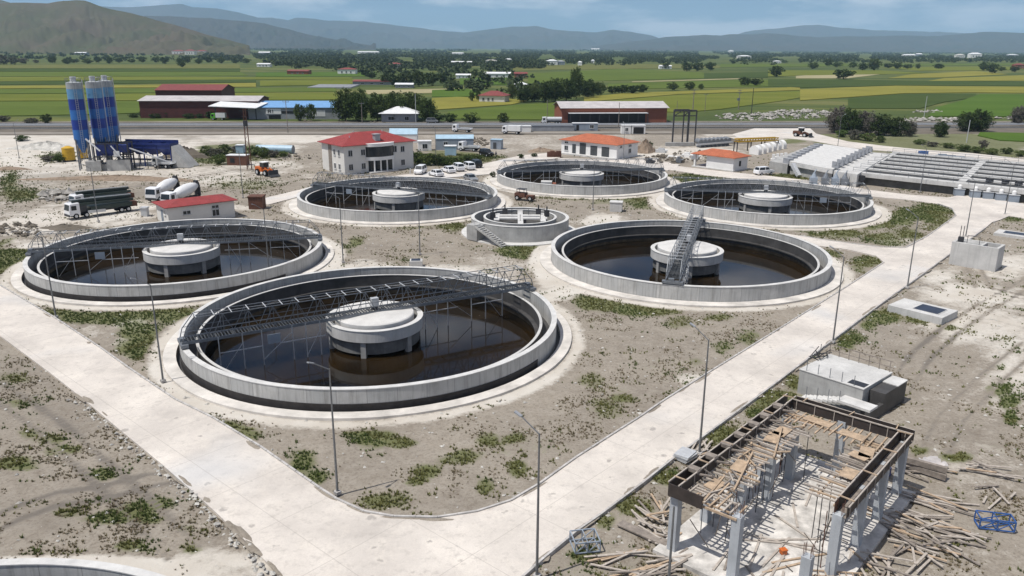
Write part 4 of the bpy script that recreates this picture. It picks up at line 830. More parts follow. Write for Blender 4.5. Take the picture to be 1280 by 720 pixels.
for k in range(4):
    x = -8 + k * 3.7; b.add([(x, -2, 6), (x + 3.6, -2, 6), (x + 3.6, 2.4, 6), (x, 2.4, 6), (x + 1, -.8, 3), (x + 2.6, -.8, 3), (x + 2.6, 1.2, 3), (x + 1, 1.2, 3), (x, -2, 4.7), (x + 3.6, -2, 4.7), (x + 3.6, 2.4, 4.7), (x, 2.4, 4.7)], [(0, 8, 9, 1), (1, 9, 10, 2), (2, 10, 11, 3), (3, 11, 8, 0), (8, 4, 5, 9), (9, 5, 6, 10), (10, 6, 7, 11), (11, 7, 4, 8), (4, 7, 6, 5)])
b.build('hopper', M['blue_d'], t)
b = MB(); b.bx(-8, 6.7, -2.15, -2.02, 5.6, 6.1); b.bx(-8, 6.7, 2.42, 2.5, 5.6, 6.5); b.build('top_edge', M['blue_d'], t)
b = MB()
for k in range(5):
    for y in (-1.8, 2.2): b.bar((-8 + k * 3.65, y, 0), (-8 + k * 3.65, y, 4.8), .25)
b.build('leg', M['blue_d'], t); MB().bar((-9, .2, 1.6), (8, .2, 1.6), 1.1, .3).build('belt', M['steel_d'], t)
b = MB(); b.add([(7, -2.4, 0), (11.5, -2.2, 0), (11.5, 3, 0), (7, 3, 0), (7, -2.0, 5.4), (7, 2.6, 5.4)], [(0, 1, 4), (1, 2, 5, 4), (2, 3, 5), (3, 0, 4, 5), (0, 3, 2, 1)]); b.build('loading_ramp', M['conc'], t)
g = G(87, 201); t = thing('yellow_tank', 'yellow cylinder tank standing left of the silos', 'tank', (g[0], g[1], 0), 0)
b = MB(); b.disc(1.55, .3, 3.5, 28); b.build('shell', M['yellow'], t); MB().lathe([(1.6, 3.5), (.4, 4.0), (0, 4.0)], 28, closed=False).build('lid', M['yellow'], t); MB().ring(1.3, 1.62, -.1, .3, 28).build('base_ring', M['steel_d'], t)
g = G(104, 198); t = thing('yellow_tank', 'second yellow tank glimpsed behind the legs of the left silo', 'tank', (g[0], g[1], 0), 0)
MB().disc(1.3, .2, 3.6, 24).build('shell', M['yellow'], t); MB().ring(1.1, 1.35, -.1, .2, 24).build('base_ring', M['steel_d'], t)
# heaps
def heap(name, label, p, rx, ry, h, m, cat='heap', seed=0):
    g = G(*p); b = MB(); n = 22; k = 9; vs = []; 
    for i in range(n):
        for j in range(k):
            a = 2 * math.pi * i / n; r = j / (k - 1); w = 1 + .25 * math.sin(3 * a + seed) + .12 * math.sin(7 * a + seed * 2)
            vs.append((math.cos(a) * r * rx * w, math.sin(a) * r * ry * w, h * (1 - r ** 1.4) * (1 + .25 * random.uniform(-1, 1)) - .25 * r))
    b.add(vs, [(i * k + j, ((i + 1) % n) * k + j, ((i + 1) % n) * k + j + 1, i * k + j + 1)[::-1] for i in range(n) for j in range(k - 1)])
    o = b.build(name, m, None, (g[0], g[1], 0)); return tag(o, label, cat)
heap('soil_heap', 'brown soil heap at the right end of the long white building', (806, 190), 3.2, 2.6, 3.4, M['soilpile'])
heap('soil_heap', 'reddish brown heap left of the long white building', (676, 189), 5, 2.6, 1.0, M['soilpile'], seed=2)
heap('gravel_heap', 'long grey sand bank in the dusty yard above the pump truck', (150, 224), 22, 2.6, .9, M['soilpile'], seed=4)
heap('gravel_heap', 'grey gravel heap right of the blue aggregate bins', (232, 196), 7, 3.4, 2.6, M['gravel'], seed=3)
heap('gravel_heap', 'pale sand heap beyond the silos on the left', (60, 186), 11, 4, 2.0, M['stone'], seed=5)
heap('gravel_heap', 'grey gravel heap below the bonnet of the pump truck', (82, 285), 4.5, 1.8, .7, M['gravel'], seed=6)
heap('dark_heap', 'low dark heap at the left edge of the dusty yard', (12, 211), 5, 2, .6, M['soilpile'], seed=7)
heap('soil_heap', 'soil heap in front of the black steel portal frames', (905, 178), 8, 5, 1.6, M['gravel'], seed=8)

# ------------------------------------------------------------------ vehicles (local +x is forward)
def place(fp, rp):
    a = G(*fp); b = G(*rp); return ((a[0] + b[0]) / 2, (a[1] + b[1]) / 2, 0), math.atan2(a[1] - b[1], a[0] - b[0])
def wheels(t, xs, w, r, ww=.3, dual=()):
    for x in xs:
        for s_ in (-1, 1):
            b = MB(); b.tube((x, s_ * (w - ww), r), (x, s_ * w, r), r, n=16); wh = b.build('wheel', M['tyre'], t)
            MB().tube((x, s_ * (w - .02), r), (x, s_ * (w + .015), r), r * .55, n=12).build('rim', M['steel_l'], wh)
def extr(prof, y0, y1):       # side profile (x,z) extruded across y
    b = MB(); n = len(prof); b.add([(x, y, z) for y in (y0, y1) for x, z in prof], [tuple(range(n)), tuple(reversed(range(n, 2 * n)))] + [(i, i + n, (i + 1) % n + n, (i + 1) % n) for i in range(n)]); return b
def make_car(label, loc, rz, paint, kind='car'):
    t = thing('parked_car' if kind != 'van' else 'parked_van', label, 'car' if kind != 'van' else 'van', loc, rz, 'vehicles parked by the office' if kind != 'solo' else None)
    if kind == 'van':
        body = [(2.2, .35), (2.25, .85), (1.6, 1.1), (1.0, 1.8), (-1.9, 1.85), (-2.2, 1.1), (-2.2, .35)]; gl = [(1.5, 1.12), (1.0, 1.7), (-1.75, 1.74), (-1.95, 1.15)]
    elif kind == 'suv':
        body = [(2.3, .4), (2.3, 1.0), (1.2, 1.15), (.6, 1.75), (-2.0, 1.8), (-2.3, 1.1), (-2.3, .4)]; gl = [(1.1, 1.17), (.6, 1.66), (-1.9, 1.7), (-2.1, 1.18)]
    else:
        body = [(2.2, .32), (2.2, .72), (1.2, .9), (.4, 1.38), (-1.2, 1.4), (-1.9, .98), (-2.2, .92), (-2.2, .32)]; gl = [(1.05, .94), (.38, 1.32), (-1.15, 1.34), (-1.75, 1.0)]
    gx = [p for p in gl]; zb = min(gl[0][1], gl[3][1]) - .03; zt = max(gl[1][1], gl[2][1]) + .04
    low = [p for p in body if p[1] <= zb + .12]
    low = [(body[0][0], body[0][1]), (body[0][0], body[1][1]), (gl[0][0] + .05, zb + .03), (gl[3][0] - .05, zb + .03), (body[-1][0], body[-2][1] if body[-2][1] < zb + .1 else zb), (body[-1][0], body[-1][1])]
    b = extr(low, -.88, .88); body_o = b.build('body', paint, t); bv = body_o.modifiers.new('bevel', 'BEVEL'); bv.width = .07; bv.segments = 3
    a_ = MB(); a_.add([(gl[0][0], -.80, zb), (gl[0][0], .80, zb), (gl[3][0], .80, zb), (gl[3][0], -.80, zb), (gl[1][0], -.66, zt), (gl[1][0], .66, zt), (gl[2][0], .66, zt), (gl[2][0], -.66, zt)], [(0, 1, 5, 4), (1, 2, 6, 5), (2, 3, 7, 6), (3, 0, 4, 7), (4, 5, 6, 7), (0, 3, 2, 1)]); a_.build('glasshouse', M['glass'], t)
    r_o = MB().bx(gl[2][0] - .04, gl[1][0] + .04, -.7, .7, zt, zt + .05).build('roof', paint, t)
    q_ = MB()
    for s_ in (-1, 1):
        q_.bar((gl[0][0], s_ * .80, zb), (gl[1][0], s_ * .68, zt + .02), .07); q_.bar((gl[3][0], s_ * .80, zb), (gl[2][0], s_ * .68, zt + .02), .1); q_.bar((-.3, s_ * .81, zb), (-.3, s_ * .68, zt + .02), .08)
    q_.build('pillars', paint, t)
    for s_ in (-1, 1): MB().box((body[1][0] + .0, s_ * .62, body[1][1] - .08), (.08, .34, .14)).build('headlight', M['frame_w'], t)
    wheels(t, (1.35, -1.35), .9, .35, .22); t.scale = (1.12, 1.12, 1.15); return t
CARS = [((518, 221), (533, 213.5), 'van', 'carwhite', 'white van parked nearest the office entrance'), ((537, 218), (553, 222.5), 'car', 'carwhite', 'white hatchback second in the row beside the white van'), ((553, 213.5), (568, 218), 'car', 'carwhite', 'white car in the middle of the parked row'),
        ((566, 211), (579, 216), 'suv', 'carwhite', 'white car fourth in the parked row'), ((580, 210), (591, 214), 'suv', 'carwhite', 'white car parked next to the black one'), ((589, 207), (600, 211), 'suv', 'black', 'black car at the right end of the parked row'),
        ((595, 229), (582, 224), 'car', 'cargrey', 'dark grey car parked alone behind the tank in front of the office'), ((613, 196), (603, 194), 'suv', 'black', 'black car standing by the bushes at the start of the path')]
for f, r, k, p, l in CARS:
    loc, a = place(f, r); make_car(l, loc, a, M[p], k)
loc, a = place((961, 218), (948, 219)); make_car('white pickup style car beside the small orange roofed building', loc, a, M['carwhite'], 'suv')
loc, a = place((545, 154), (535, 154)); make_car('silver car on the far side of the highway', (loc[0], loc[1], .1), a, M['cargrey'], 'van')
def make_truck(name, label, cat, loc, rz, kind, cabm=None, L=8.6, group=None):
    t = thing(name, label, cat, loc, rz, group); cabm = cabm or M['carwhite']; f = L / 2
    b = extr([(f, .6), (f, 1.5), (f - .25, 2.75), (f - 1.9, 2.85), (f - 1.9, .6)], -1.2, 1.2); cb = b.build('cab', cabm, t); bv = cb.modifiers.new('bevel', 'BEVEL'); bv.width = .08; bv.segments = 2
    w = MB(); w.add([(f + .02, -1.08, 1.55), (f + .02, 1.08, 1.55), (f - .21, 1.02, 2.55), (f - .21, -1.02, 2.55)], [(0, 1, 2, 3)]); w.build('windscreen', M['glass'], cb)
    for s_ in (-1, 1): MB().bx(f - 1.3, f - .4, s_ * 1.2 - .01 * (1 if s_ < 0 else -1) - .02, s_ * 1.2 + .02, 1.6, 2.4).build('side_window', M['glass'], cb)
    MB().bx(f - .05, f + .1, -1.15, 1.15, .45, .85).build('bumper', M['steel_d'], t)
    b = MB(); 
    for s_ in (-.45, .45): b.bx(-f, f - 1.9, s_ - .1, s_ + .1, .75, 1.05)
    b.build('chassis', M['steel_d'], t)
    wheels(t, (f - 1.1, f - 2.9, -f + 2.3, -f + 1.0) if L > 8 else (f - 1.0, -f + 1.3), 1.22, .5, .34)
    if kind == 'mixer':
        b = MB(); p0 = Vector((f - 2.6, 0, 1.9)); p1 = Vector((-f + .4, 0, 3.0)); d = (p1 - p0).normalized(); up = Vector((0, 0, 1)); s_ = d.cross(up).normalized(); u2 = s_.cross(d)
        prof = [(0, .25), (.02, .75), (.25, 1.12), (.55, 1.2), (.8, .95), (1, .55), (1.0, .3)]; n = 24; Ld = (p1 - p0).length
        vs = [p0 + d * (q * Ld) + (s_ * math.cos(2 * math.pi * i / n) + u2 * math.sin(2 * math.pi * i / n)) * rr for q, rr in prof for i in range(n)]
        b.add(vs, [(j * n + i, j * n + (i + 1) % n, (j + 1) * n + (i + 1) % n, (j + 1) * n + i) for j in range(len(prof) - 1) for i in range(n)]); b.smooth = True; b.build('drum', M['whiteroof'], t)
        q = MB(); q.bx(-f, -f + .3, -.7, .7, 1.0, 2.6); q.bar((-f, 0, 3.6), (-f - .3, 0, 2.6), .6, .3); q.bx(-f + .1, -f + .7, -.4, .4, 3.3, 4.0); q.build('discharge_hopper', M['steel_d'], t)
        MB().bx(f - 2.4, f - 2.1, -1, 1, 1.0, 2.3).build('water_tank', M['white'], t)
    elif kind == 'pump':
        b = MB()
        for y, z in ((-.75, 2.2), (.1, 2.75), (.75, 2.2)): b.bar((f - 1.0, y, z + .3), (-f - .2, y, z), .42, .42)
        b.build('folded_boom', M['dgreen'], t)
        q = MB()
        for y, z in ((-.95, 2.6), (.4, 3.15)): q.tube((f - .6, y, z + .3), (-f, y, z), .07, n=8)
        q.build('delivery_pipe', M['steel_l'], t)
        MB().bx(f - 3.2, f - 2.1, -.9, .9, 1.1, 2.2).build('turret', cabm if cabm is not M['carwhite'] else M['steel_d'], t)
        q = MB(); q.bx(-f + .2, f - 3.8, -1.2, 1.2, 1.1, 1.8); q.build('deck', M['dgreen'], t); q = MB(); q.bx(-f - .9, -f + .3, -.8, .8, .8, 1.7); q.build('hopper', M['rust'], t)
        q = MB()
        for s_ in (-1, 1): q.bar((f - 3.2, s_ * 1.15, 1.0), (-.5, s_ * 1.25, .9), .25, .5)
        q.build('outrigger', M['steel_l'], t)
    elif kind == 'flat':
        MB().bx(-f, f - 2, -1.15, 1.15, 1.05, 1.2).build('flat_bed', M['steel_l'], t)
        b = MB(); b.bx(-f, f - 2.0, -1.18, -1.12, 1.2, 1.65); b.bx(-f, f - 2.0, 1.12, 1.18, 1.2, 1.65); b.build('side_board', M['steel_l'], t)
    elif kind == 'tank':
        MB().tube((-f, 0, 1.9), (f - 2.2, 0, 1.9), .95, n=18).build('tank_body', M['steel_l'], t)
    elif kind == 'box': MB().bx(-f, f - 2.1, -1.2, 1.2, 1.05, 3.0).build('box_body', M['whiteroof'], t)
    return t
loc, a = place((83, 274), (166, 262)); make_truck('concrete_pump_truck', 'white concrete pump truck nearer the camera with dark folded boom', 'pump truck', loc, a, 'pump', L=11.5, group='concrete pump trucks')
loc, a = place((92, 262), (160, 252)); make_truck('concrete_pump_truck', 'second concrete pump truck behind, with the bright green turret', 'pump truck', loc, a, 'pump', L=11.0, group='concrete pump trucks')
loc, a = place((178, 256), (232, 240)); make_truck('concrete_mixer_truck', 'left concrete mixer truck with white drum, cab in full view', 'mixer truck', loc, a, 'mixer', L=9.2, group='concrete mixer trucks')
loc, a = place((197, 262), (258, 247)); make_truck('concrete_mixer_truck', 'right concrete mixer truck half hidden by the small red roofed hut', 'mixer truck', loc, a, 'mixer', L=9.2, group='concrete mixer trucks')
loc, a = place((566, 165), (590, 166)); make_truck('flatbed_truck', 'white flatbed truck on the highway above the grey blue hall', 'truck', (loc[0], loc[1], .1), a, 'flat', L=7.2)
loc, a = place((628, 167), (652, 168)); make_truck('flatbed_truck', 'white truck on the highway to the left of the low containers', 'truck', (loc[0], loc[1], .1), a, 'box', L=7.0)
loc, a = place((677, 155), (702, 155)); make_truck('tanker_truck', 'silver tank truck at the left end of the brick warehouse', 'truck', (loc[0], loc[1], .05), a, 'tank', L=8.2)
loc, a = place((267, 150), (280, 150)); make_truck('small_lorry', 'small white and green lorry under the white forecourt canopy', 'truck', loc, a, 'box', M['green'], L=6)
loc, a = place((577, 188), (596, 189)); make_truck('site_lorry', 'white lorry among scrap behind the bushes', 'truck', loc, a, 'flat', L=6.5)
loc, a = place((197, 209), (214, 210)); make_truck('old_pickup', 'old grey white lorry parked below the aggregate bins', 'truck', loc, a, 'flat', M['steel_l'], L=5.6)
def make_loader(label, loc, rz, m1):
    t = thing('wheel_loader', label, 'loader', loc, rz)
    b = MB(); b.bx(-3, -.2, -.9, .9, .9, 2.0); b.bx(-.2, 1.6, -.7, .7, .8, 1.5); b.build('body', m1, t)
    b = MB(); b.bx(-1.1, .5, -.75, .75, 2.0, 3.1); b.build('cab', M['glass'], t); MB().bx(-1.25, .65, -.85, .85, 3.1, 3.25).build('cab_roof', M['white'], t)
    b = MB()
    for s_ in (-.6, .6): b.bar((.6, s_, 1.8), (3.0, s_, .9), .2, .3)
    b.build('lift_arm', m1, t); b = extr([(3.0, .2), (4.2, .1), (3.4, .5), (3.2, 1.5), (3.0, 1.5)], -1.35, 1.35); b.build('bucket', M['steel_d'], t)
    wheels(t, (1.4, -1.8), 1.25, .75, .5); return t
loc, a = place((350, 222), (315, 216)); make_loader('orange wheel loader in the weeds behind the hut, dark bucket lowered', loc, a, M['orange'])
loc, a = place((1015, 172), (989, 170)); make_loader('dark red loader on the access road at the right back', loc, a, M['rust'])
# stripped machine between the tanks
g = G(656, 250); t = thing('roller_machine', 'dark maroon compact machine standing behind the round splitter chamber', 'machine', (g[0], g[1], 0), R(-25))
b = MB(); b.bx(-2, .3, -.8, .8, .6, 1.5); b.bx(.5, 2.0, -.7, .7, .4, 1.1); b.build('body', M['rust'], t); b = MB()
for x in (-1.5, .1):
    for y in (-.7, .7): b.bar((x, y, 1.5), (x, y, 2.2), .08)
b.bx(-1.6, .2, -.8, .8, 2.2, 2.3); b.build('roll_bar', M['steel_d'], t); wheels(t, (-1.4, 1.5), .9, .5, .3)
# people
def person(label, p, m, h=1.75, rz=0):
    g = G(*p); me = bpy.data.meshes.new('person')
    J = [(0, 0, .95, .15), (0, 0, 1.2, .14), (0, 0, 1.42, .16), (0, 0, 1.54, .06), (.02, 0, 1.68, .105), (0, .09, .9, .1), (.05, .1, .5, .07), (0, .1, .08, .05), (.14, .1, .04, .045), (0, -.09, .9, .1), (-.08, -.1, .5, .07), (-.15, -.1, .08, .05), (-.02, -.1, .04, .045),
         (0, .2, 1.4, .06), (-.03, .26, 1.1, .045), (.05, .26, .86, .04), (0, -.2, 1.4, .06), (.04, -.27, 1.12, .045), (.14, -.24, .9, .04)]
    E_ = [(0, 1), (1, 2), (2, 3), (3, 4), (0, 5), (5, 6), (6, 7), (7, 8), (0, 9), (9, 10), (10, 11), (11, 12), (2, 13), (13, 14), (14, 15), (2, 16), (16, 17), (17, 18)]
    me.from_pydata([j[:3] for j in J], E_, []); o = bpy.data.objects.new('person', me); C.objects.link(o); o.location = (g[0], g[1], 0); o.rotation_euler = (0, 0, rz)
    sk = o.modifiers.new('skin', 'SKIN'); 
    for v, j in zip(me.skin_vertices[0].data if me.skin_vertices else [], J): v.radius = (j[3], j[3])
    ss = o.modifiers.new('sub', 'SUBSURF'); ss.levels = 1; ss.render_levels = 1; me.materials.append(m); tag(o, label, 'person')
    hb = MB(); hb.lathe([(0, 1.86), (.11, 1.80), (.125, 1.7), (.1, 1.64)], 12, closed=False); hb.build('hair', M['black'], o)
    return o
def add_skin(o_me):
    pass
person('person in pale clothes standing at the corner of the office by the white van', (513, 218), M['cloth']); person('person in dark clothes walking on the path right of the bushes', (620, 197), M['cloth_d'], rz=.8)

# ------------------------------------------------------------------ unfinished building
UO = (9.9, 42.8); UA = R(48.5)
def U(u, v, z=0): return (UO[0] + u * math.cos(UA) + v * math.sin(UA), UO[1] + u * math.sin(UA) - v * math.cos(UA), z)
t = thing('unfinished_building', 'unfinished concrete frame with timber formwork and props in the bottom right', 'building site', (UO[0], UO[1], 0), UA)
MB().bx(-.7, 17.6, -9.6, .7, -.5, .14).build('floor_slab', M['slab'], t)
def column(u, v, h, w=.52, rebar=False):
    c = MB(); c.bx(u - w / 2, u + w / 2, -v - w / 2, -v + w / 2, .1, h); c.bx(u - w / 2 - .0, u - w / 2 + .01, -v, -v + .01, .1, h); o = c.build('column', M['conc_b'], t)
    if rebar:
        b = MB()
        for a in (-.2, 0, .2):
            for e in (-.2, .2): b.bar((u + a, -v + e, h), (u + a + random.uniform(-.05, .05), -v + e, h + random.uniform(.7, 1.0)), .025)
        b.build('rebar', M['rust'], o)
for (u, v, h, rb) in ((.2, .2, 4.2, 0), (.2, 4.25, 4.3, 1), (.3, 8.4, 3.5, 1), (4.4, 8.5, 4.25, 1), (8.4, 8.6, 4.2, 0), (12.4, 8.6, 4.2, 0), (16.5, 8.6, 4.2, 0), (16.7, 4.3, 4.3, 0), (16.7, .2, 4.2, 0), (4.4, .2, 4.2, 0), (8.4, .2, 4.2, 0), (12.4, .2, 4.2, 0), (5.2, 2.1, 4.1, 0), (9.6, 2.1, 4.1, 0), (13.4, 2.1, 4.1, 0)):
    column(u, v, h, .55, rb)
def beam_form(a, b, hw=.29, z0=4.15, z1=4.95):
    (u0, v0), (u1, v1) = a, b; L = math.hypot(u1 - u0, v1 - v0); dx, dy = (u1 - u0) / L, (v1 - v0) / L; nx, ny = -dy, dx
    P_ = lambda s, o, z: (u0 + dx * s + nx * o, -(v0 + dy * s + ny * o), z)
    for sg in (-1, 1):
        q = MB(); q.bar(P_(0, sg * hw, (z0 + z1) / 2), P_(L, sg * hw, (z0 + z1) / 2), .05, z1 - z0); q.build('form_board', M['ply'], t)
        q = MB(); s = 0
        while s < L - .3:
            e = min(L, s + random.uniform(2.6, 4.0)); j = random.uniform(-.02, .04); q.bar(P_(s, sg * (hw + .06), z1 - .02 + j), P_(e, sg * (hw + .06), z1 - .02 + j), .09, .07); s = e
        s = .3
        while s < L:
            q.bar(P_(s, sg * (hw + .06), z0 - .05), P_(s, sg * (hw + .06), z1 - .02), .05, .06); s += random.uniform(1.0, 1.7)
        q.build('form_rail', M['timber_p'], t)
    q = MB(); q.bar(P_(0, 0, z0), P_(L, 0, z0), 2 * hw, .05); q.build('form_base', M['timber_g'], t)
    q = MB(); s = .8
    while s < L:
        MB().bar(P_(s, -hw - .12, z1 + .05), P_(s + random.uniform(-.1, .1), hw + .12, z1 + .05), .07).build('form_tie', M['timber'], t); s += random.uniform(2.4, 4.2)
    return P_
beam_form((-.3, .2), (17.1, .2)); beam_form((16.8, .6), (16.8, 9.0)); beam_form((4.3, 8.6), (16.5, 8.6), .36)
b = MB(); b.bar((-.35, .1, 4.5), (-.35, -2.2, 4.5), .06, .85); b.build('form_board', M['ply'], t)
b = MB(); b.bar((-.1, -.3, 4.1), (-.1, -4.3, 4.15), .1, .14); b.bar((.4, -.3, 4.05), (.4, -4.0, 4.1), .1, .1); b.build('form_rail', M['timber'], t)
# collars of boards on the column heads
for u in (2.2, 4.4, 6.5, 8.4, 10.6, 12.4, 14.6):
    b = MB(); b.box((u, -.2, 4.9), (.5, .75, .25)); b.box((u + .1, -.9, 4.7), (.12, .9, .1), .4); b.bar((u + .5, -.5, 4.9), (u + 1.0, -1.3, 4.25), .07); b.build('form_clamp', M['timber_g'], t)
# joists
def joist(p, q, m='timber', w=.11): MB().bar(p, q, w, .1).build('joist', M[m], t)
nj = 0
u = .8
while u < 15.8:
    z = 4.16 + random.uniform(-.04, .04); l = random.uniform(2.1, 3.1)
    if random.random() < .93: joist((u, -.55, z), (u + random.uniform(-.15, .15), -.55 - l, z + random.uniform(-.05, .05)), random.choice(('timber', 'timber_p', 'timber_p', 'timber_g'))); nj += 1
    u += random.uniform(.26, .46)
v = 1.2
while v < 8.0:
    joist((16.3, -v, 4.2), (13.9 + random.uniform(-.5, .5), -v + random.uniform(-.1, .1), 4.2)); v += random.uniform(.4, .65)
u = 6.0
while u < 15.5:
    joist((u, -8.2, 4.0), (u + random.uniform(-.2, .2), -5.9 + random.uniform(-.5, .4), 4.02), random.choice(('timber', 'timber_p', 'timber_g'))); u += random.uniform(.28, .5)
for (a, b_) in (((.5, -1.3, 4.05), (15.8, -1.3, 4.05)), ((.3, -2.5, 4.05), (15.5, -2.4, 4.05)), ((6, -6.6, 3.9), (15, -6.6, 3.9)), ((5.6, -7.8, 3.9), (15, -7.8, 3.9)), ((15.0, -1.5, 4.06), (15.0, -8, 4.06)), ((.3, -2.0, 4.3), (3.6, -1.6, 4.33)), ((2.5, -2.8, 4.3), (7.6, -1.6, 4.4)), ((8.0, -2.9, 4.35), (12.5, -1.5, 4.4))):
    MB().bar(a, b_, .11, .12).build('bearer', M['timber'], t)
for k in range(9):
    v = .8 + k * .42; joist((.1 + random.uniform(-.1, .1), -v, 4.22), (random.uniform(.8, 2.2), -v + random.uniform(-.1, .1), 4.22), random.choice(('timber', 'timber_p')))
for k in range(12):
    u = random.uniform(.8, 15); v = random.uniform(.8, 3); MB().bar((u, -v, 4.32), (u + random.uniform(-1.8, 1.8), -v - random.uniform(-1.2, 1.2), 4.36), .1, .07).build('loose_batten', M[random.choice(('timber', 'timber_p', 'timber_g'))], t)
# deck boards left lying on the joists
for (u, v, l, a) in ((10.9, 1.6, 1.8, .1), (12.1, 1.7, 1.5, 0), (13, 7.2, 1.6, .2), (12.2, 7.0, 1.2, 1.4), (15.4, 3.0, 2.0, 1.5), (5.6, 1.7, 1.6, .1), (2.4, 1.6, 1.3, -.1), (14.9, 5.6, 1.8, 1.5), (9.4, 7.3, 1.4, 0)):
    MB().box((u, -v, 4.28), (l, .9, .04), a).build('deck_board', M['brick'] if False else M['timber'], t)
rs = random.Random(5)
for i in range(44):
    k = i % 3
    if k == 0: u, v = rs.uniform(.6, 16), rs.uniform(.8, 2.8)
    elif k == 1: u, v = rs.uniform(5, 16), rs.uniform(6.2, 8.2)
    else: u, v = rs.uniform(.6, 16.3), rs.choice([rs.uniform(.5, 3.2), rs.uniform(7, 8.8)])
    MB().tube((u, -v, .1), (u + rs.uniform(-.12, .12), -v + rs.uniform(-.12, .12), 4.05), .03, n=6).build('prop', M['steel_d'] if rs.random() < .7 else M['rust'], t)
b = MB()
for i in range(26):
    u, v = rs.uniform(.6, 15), rs.choice([rs.uniform(.6, 3), rs.uniform(6.4, 8.4)]); MB().bar((u, -v, rs.uniform(.4, 2)), (u + rs.uniform(-2, 2), -v + rs.uniform(-1.5, 1.5), rs.uniform(2, 4)), .05).build('bracing', M['timber_g'], t)
# loose planks
PM = [M['timber'], M['timber_p'], M['timber_p'], M['timber_g']]
protoP = {}
def plank(x, y, z, L, a, tilt, label, group, w=.14, m=None):
    k = (round(L), m or random.choice(range(4)))
    if k not in protoP:
        me = bpy.data.meshes.new('timber_plank'); b = MB().box((0, 0, 0), (max(k[0], .8), w, .06)); me.from_pydata(b.v, [], b.f); me.materials.append(PM[k[1]] if isinstance(k[1], int) else M[k[1]]); protoP[k] = me
    o = bpy.data.objects.new('timber_plank', protoP[k]); C.objects.link(o); o.location = (x, y, z); o.rotation_euler = (0, tilt, a); tag(o, label, 'plank', group); return o
random.seed(11)
def plank_pile(n, px, py, rx, ry, a0, spread, hmax, label, group, lens=(1.5, 4)):
    g = G(px, py)
    for i in range(n):
        r = math.sqrt(random.random()); th = random.uniform(0, 6.283); X = g[0] + rx * r * math.cos(th); Y = g[1] + ry * r * math.sin(th)
        plank(X, Y, random.uniform(.0, hmax) * (1 - r * .8) + .04, random.uniform(*lens), a0 + random.gauss(0, spread), random.uniform(-.09, .09), label, group)
plank_pile(44, 1148, 665, 2.7, 2.6, R(-35), .5, .55, 'loose timber plank in the big scatter right of the unfinished building', 'planks scattered right of the unfinished building')
plank_pile(18, 1110, 700, 2.4, 1.6, R(60), .7, .5, 'loose timber plank in the scatter at the bottom right edge', 'planks at the bottom right edge')
plank_pile(14, 1170, 628, 1.6, .9, R(-30), .15, .3, 'pale timber batten in the neat bundle right of the unfinished building', 'battens in the bundle right of the building', (2, 4))
plank_pile(30, 822, 650, 1.6, 2.8, R(-50), .7, .45, 'timber offcut in the pile left of the unfinished building', 'offcuts left of the unfinished building', (1, 2.6))
plank_pile(22, 800, 706, 2.6, 1.2, R(15), .3, .3, 'timber plank in the stack by the bottom edge left of the building', 'planks by the bottom edge', (2, 4))
plank_pile(14, 893, 563, 1.8, .8, R(48), .25, .15, 'old plank in the grass strip between road and unfinished building', 'planks in the grass strip', (1.5, 4))
plank_pile(6, 1150, 590, 1.6, 1.6, R(-25), .3, .3, 'plank leaning by the far right corner column of the unfinished building', 'planks by the far right corner', (2, 4))
plank_pile(8, 1235, 590, 1.7, .9, R(-20), .25, .2, 'rusty bar in the heap at the right of the timber scatter', 'rusty bars at the right', (2, 4))
plank_pile(6, 1255, 625, 1.6, 1.8, R(40), .4, .1, 'short plank lying alone near the blue frame', 'short planks near the blue frame', (1, 2))
for (u, v, l, a, m) in ((2.0, 5.6, 4, -.1, 0), (2.4, 5.9, 4, .12, 1), (3.0, 6.2, 3, -.5, 0), (4.2, 5.2, 4, .0, 2), (5.0, 4.6, 5, -1.0, 0), (5.4, 5.2, 4, -1.3, 1), (6.2, 5.5, 4, -.8, 0), (3.4, 4.2, 4, .25, 2), (7.5, 4.8, 3, 1.2, 2), (1.2, 6.8, 3, .3, 1), (1.0, 5.2, 2, .9, 3), (4.6, 6.6, 4, -.6, 0), (1.4, 3.0, 3, 0.1, 1), (1.8, 3.2, 3, .3, 0), (9, 4.4, 3, .5, 2), (12, 4.2, 3, .2, 2), (13, 5.2, 2, 1.2, 2)):
    p = U(u, v, .2); plank(p[0], p[1], .2, l, UA + a, 0, 'timber plank lying on the dusty floor slab of the unfinished building', 'planks on the floor slab', m=m)
def ladder(u, v, a, L, label):
    b = MB(); 
    for s_ in (-.25, .25): b.bar((0, s_, 0), (L, s_, 0), .07)
    for k in range(int(L / .4)): b.bar((.2 + k * .4, -.25, 0), (.2 + k * .4, .25, 0), .05)
    p = U(u, v, .26); tag(b.build('timber_ladder', M['timber'], None, p, UA + a), label, 'ladder')
ladder(3.2, 7.2, -.95, 3.6, 'pale timber ladder lying on the floor slab of the unfinished building')
b = MB(); b.box((0, 0, .22), (.36, .32, .26)); b.box((0, 0, .37), (.42, .36, .06)); p = U(4.3, 5.6, .12); tag(b.build('timber_crate', M['orange'], None, p, .3), 'small orange crate on the floor slab', 'crate')
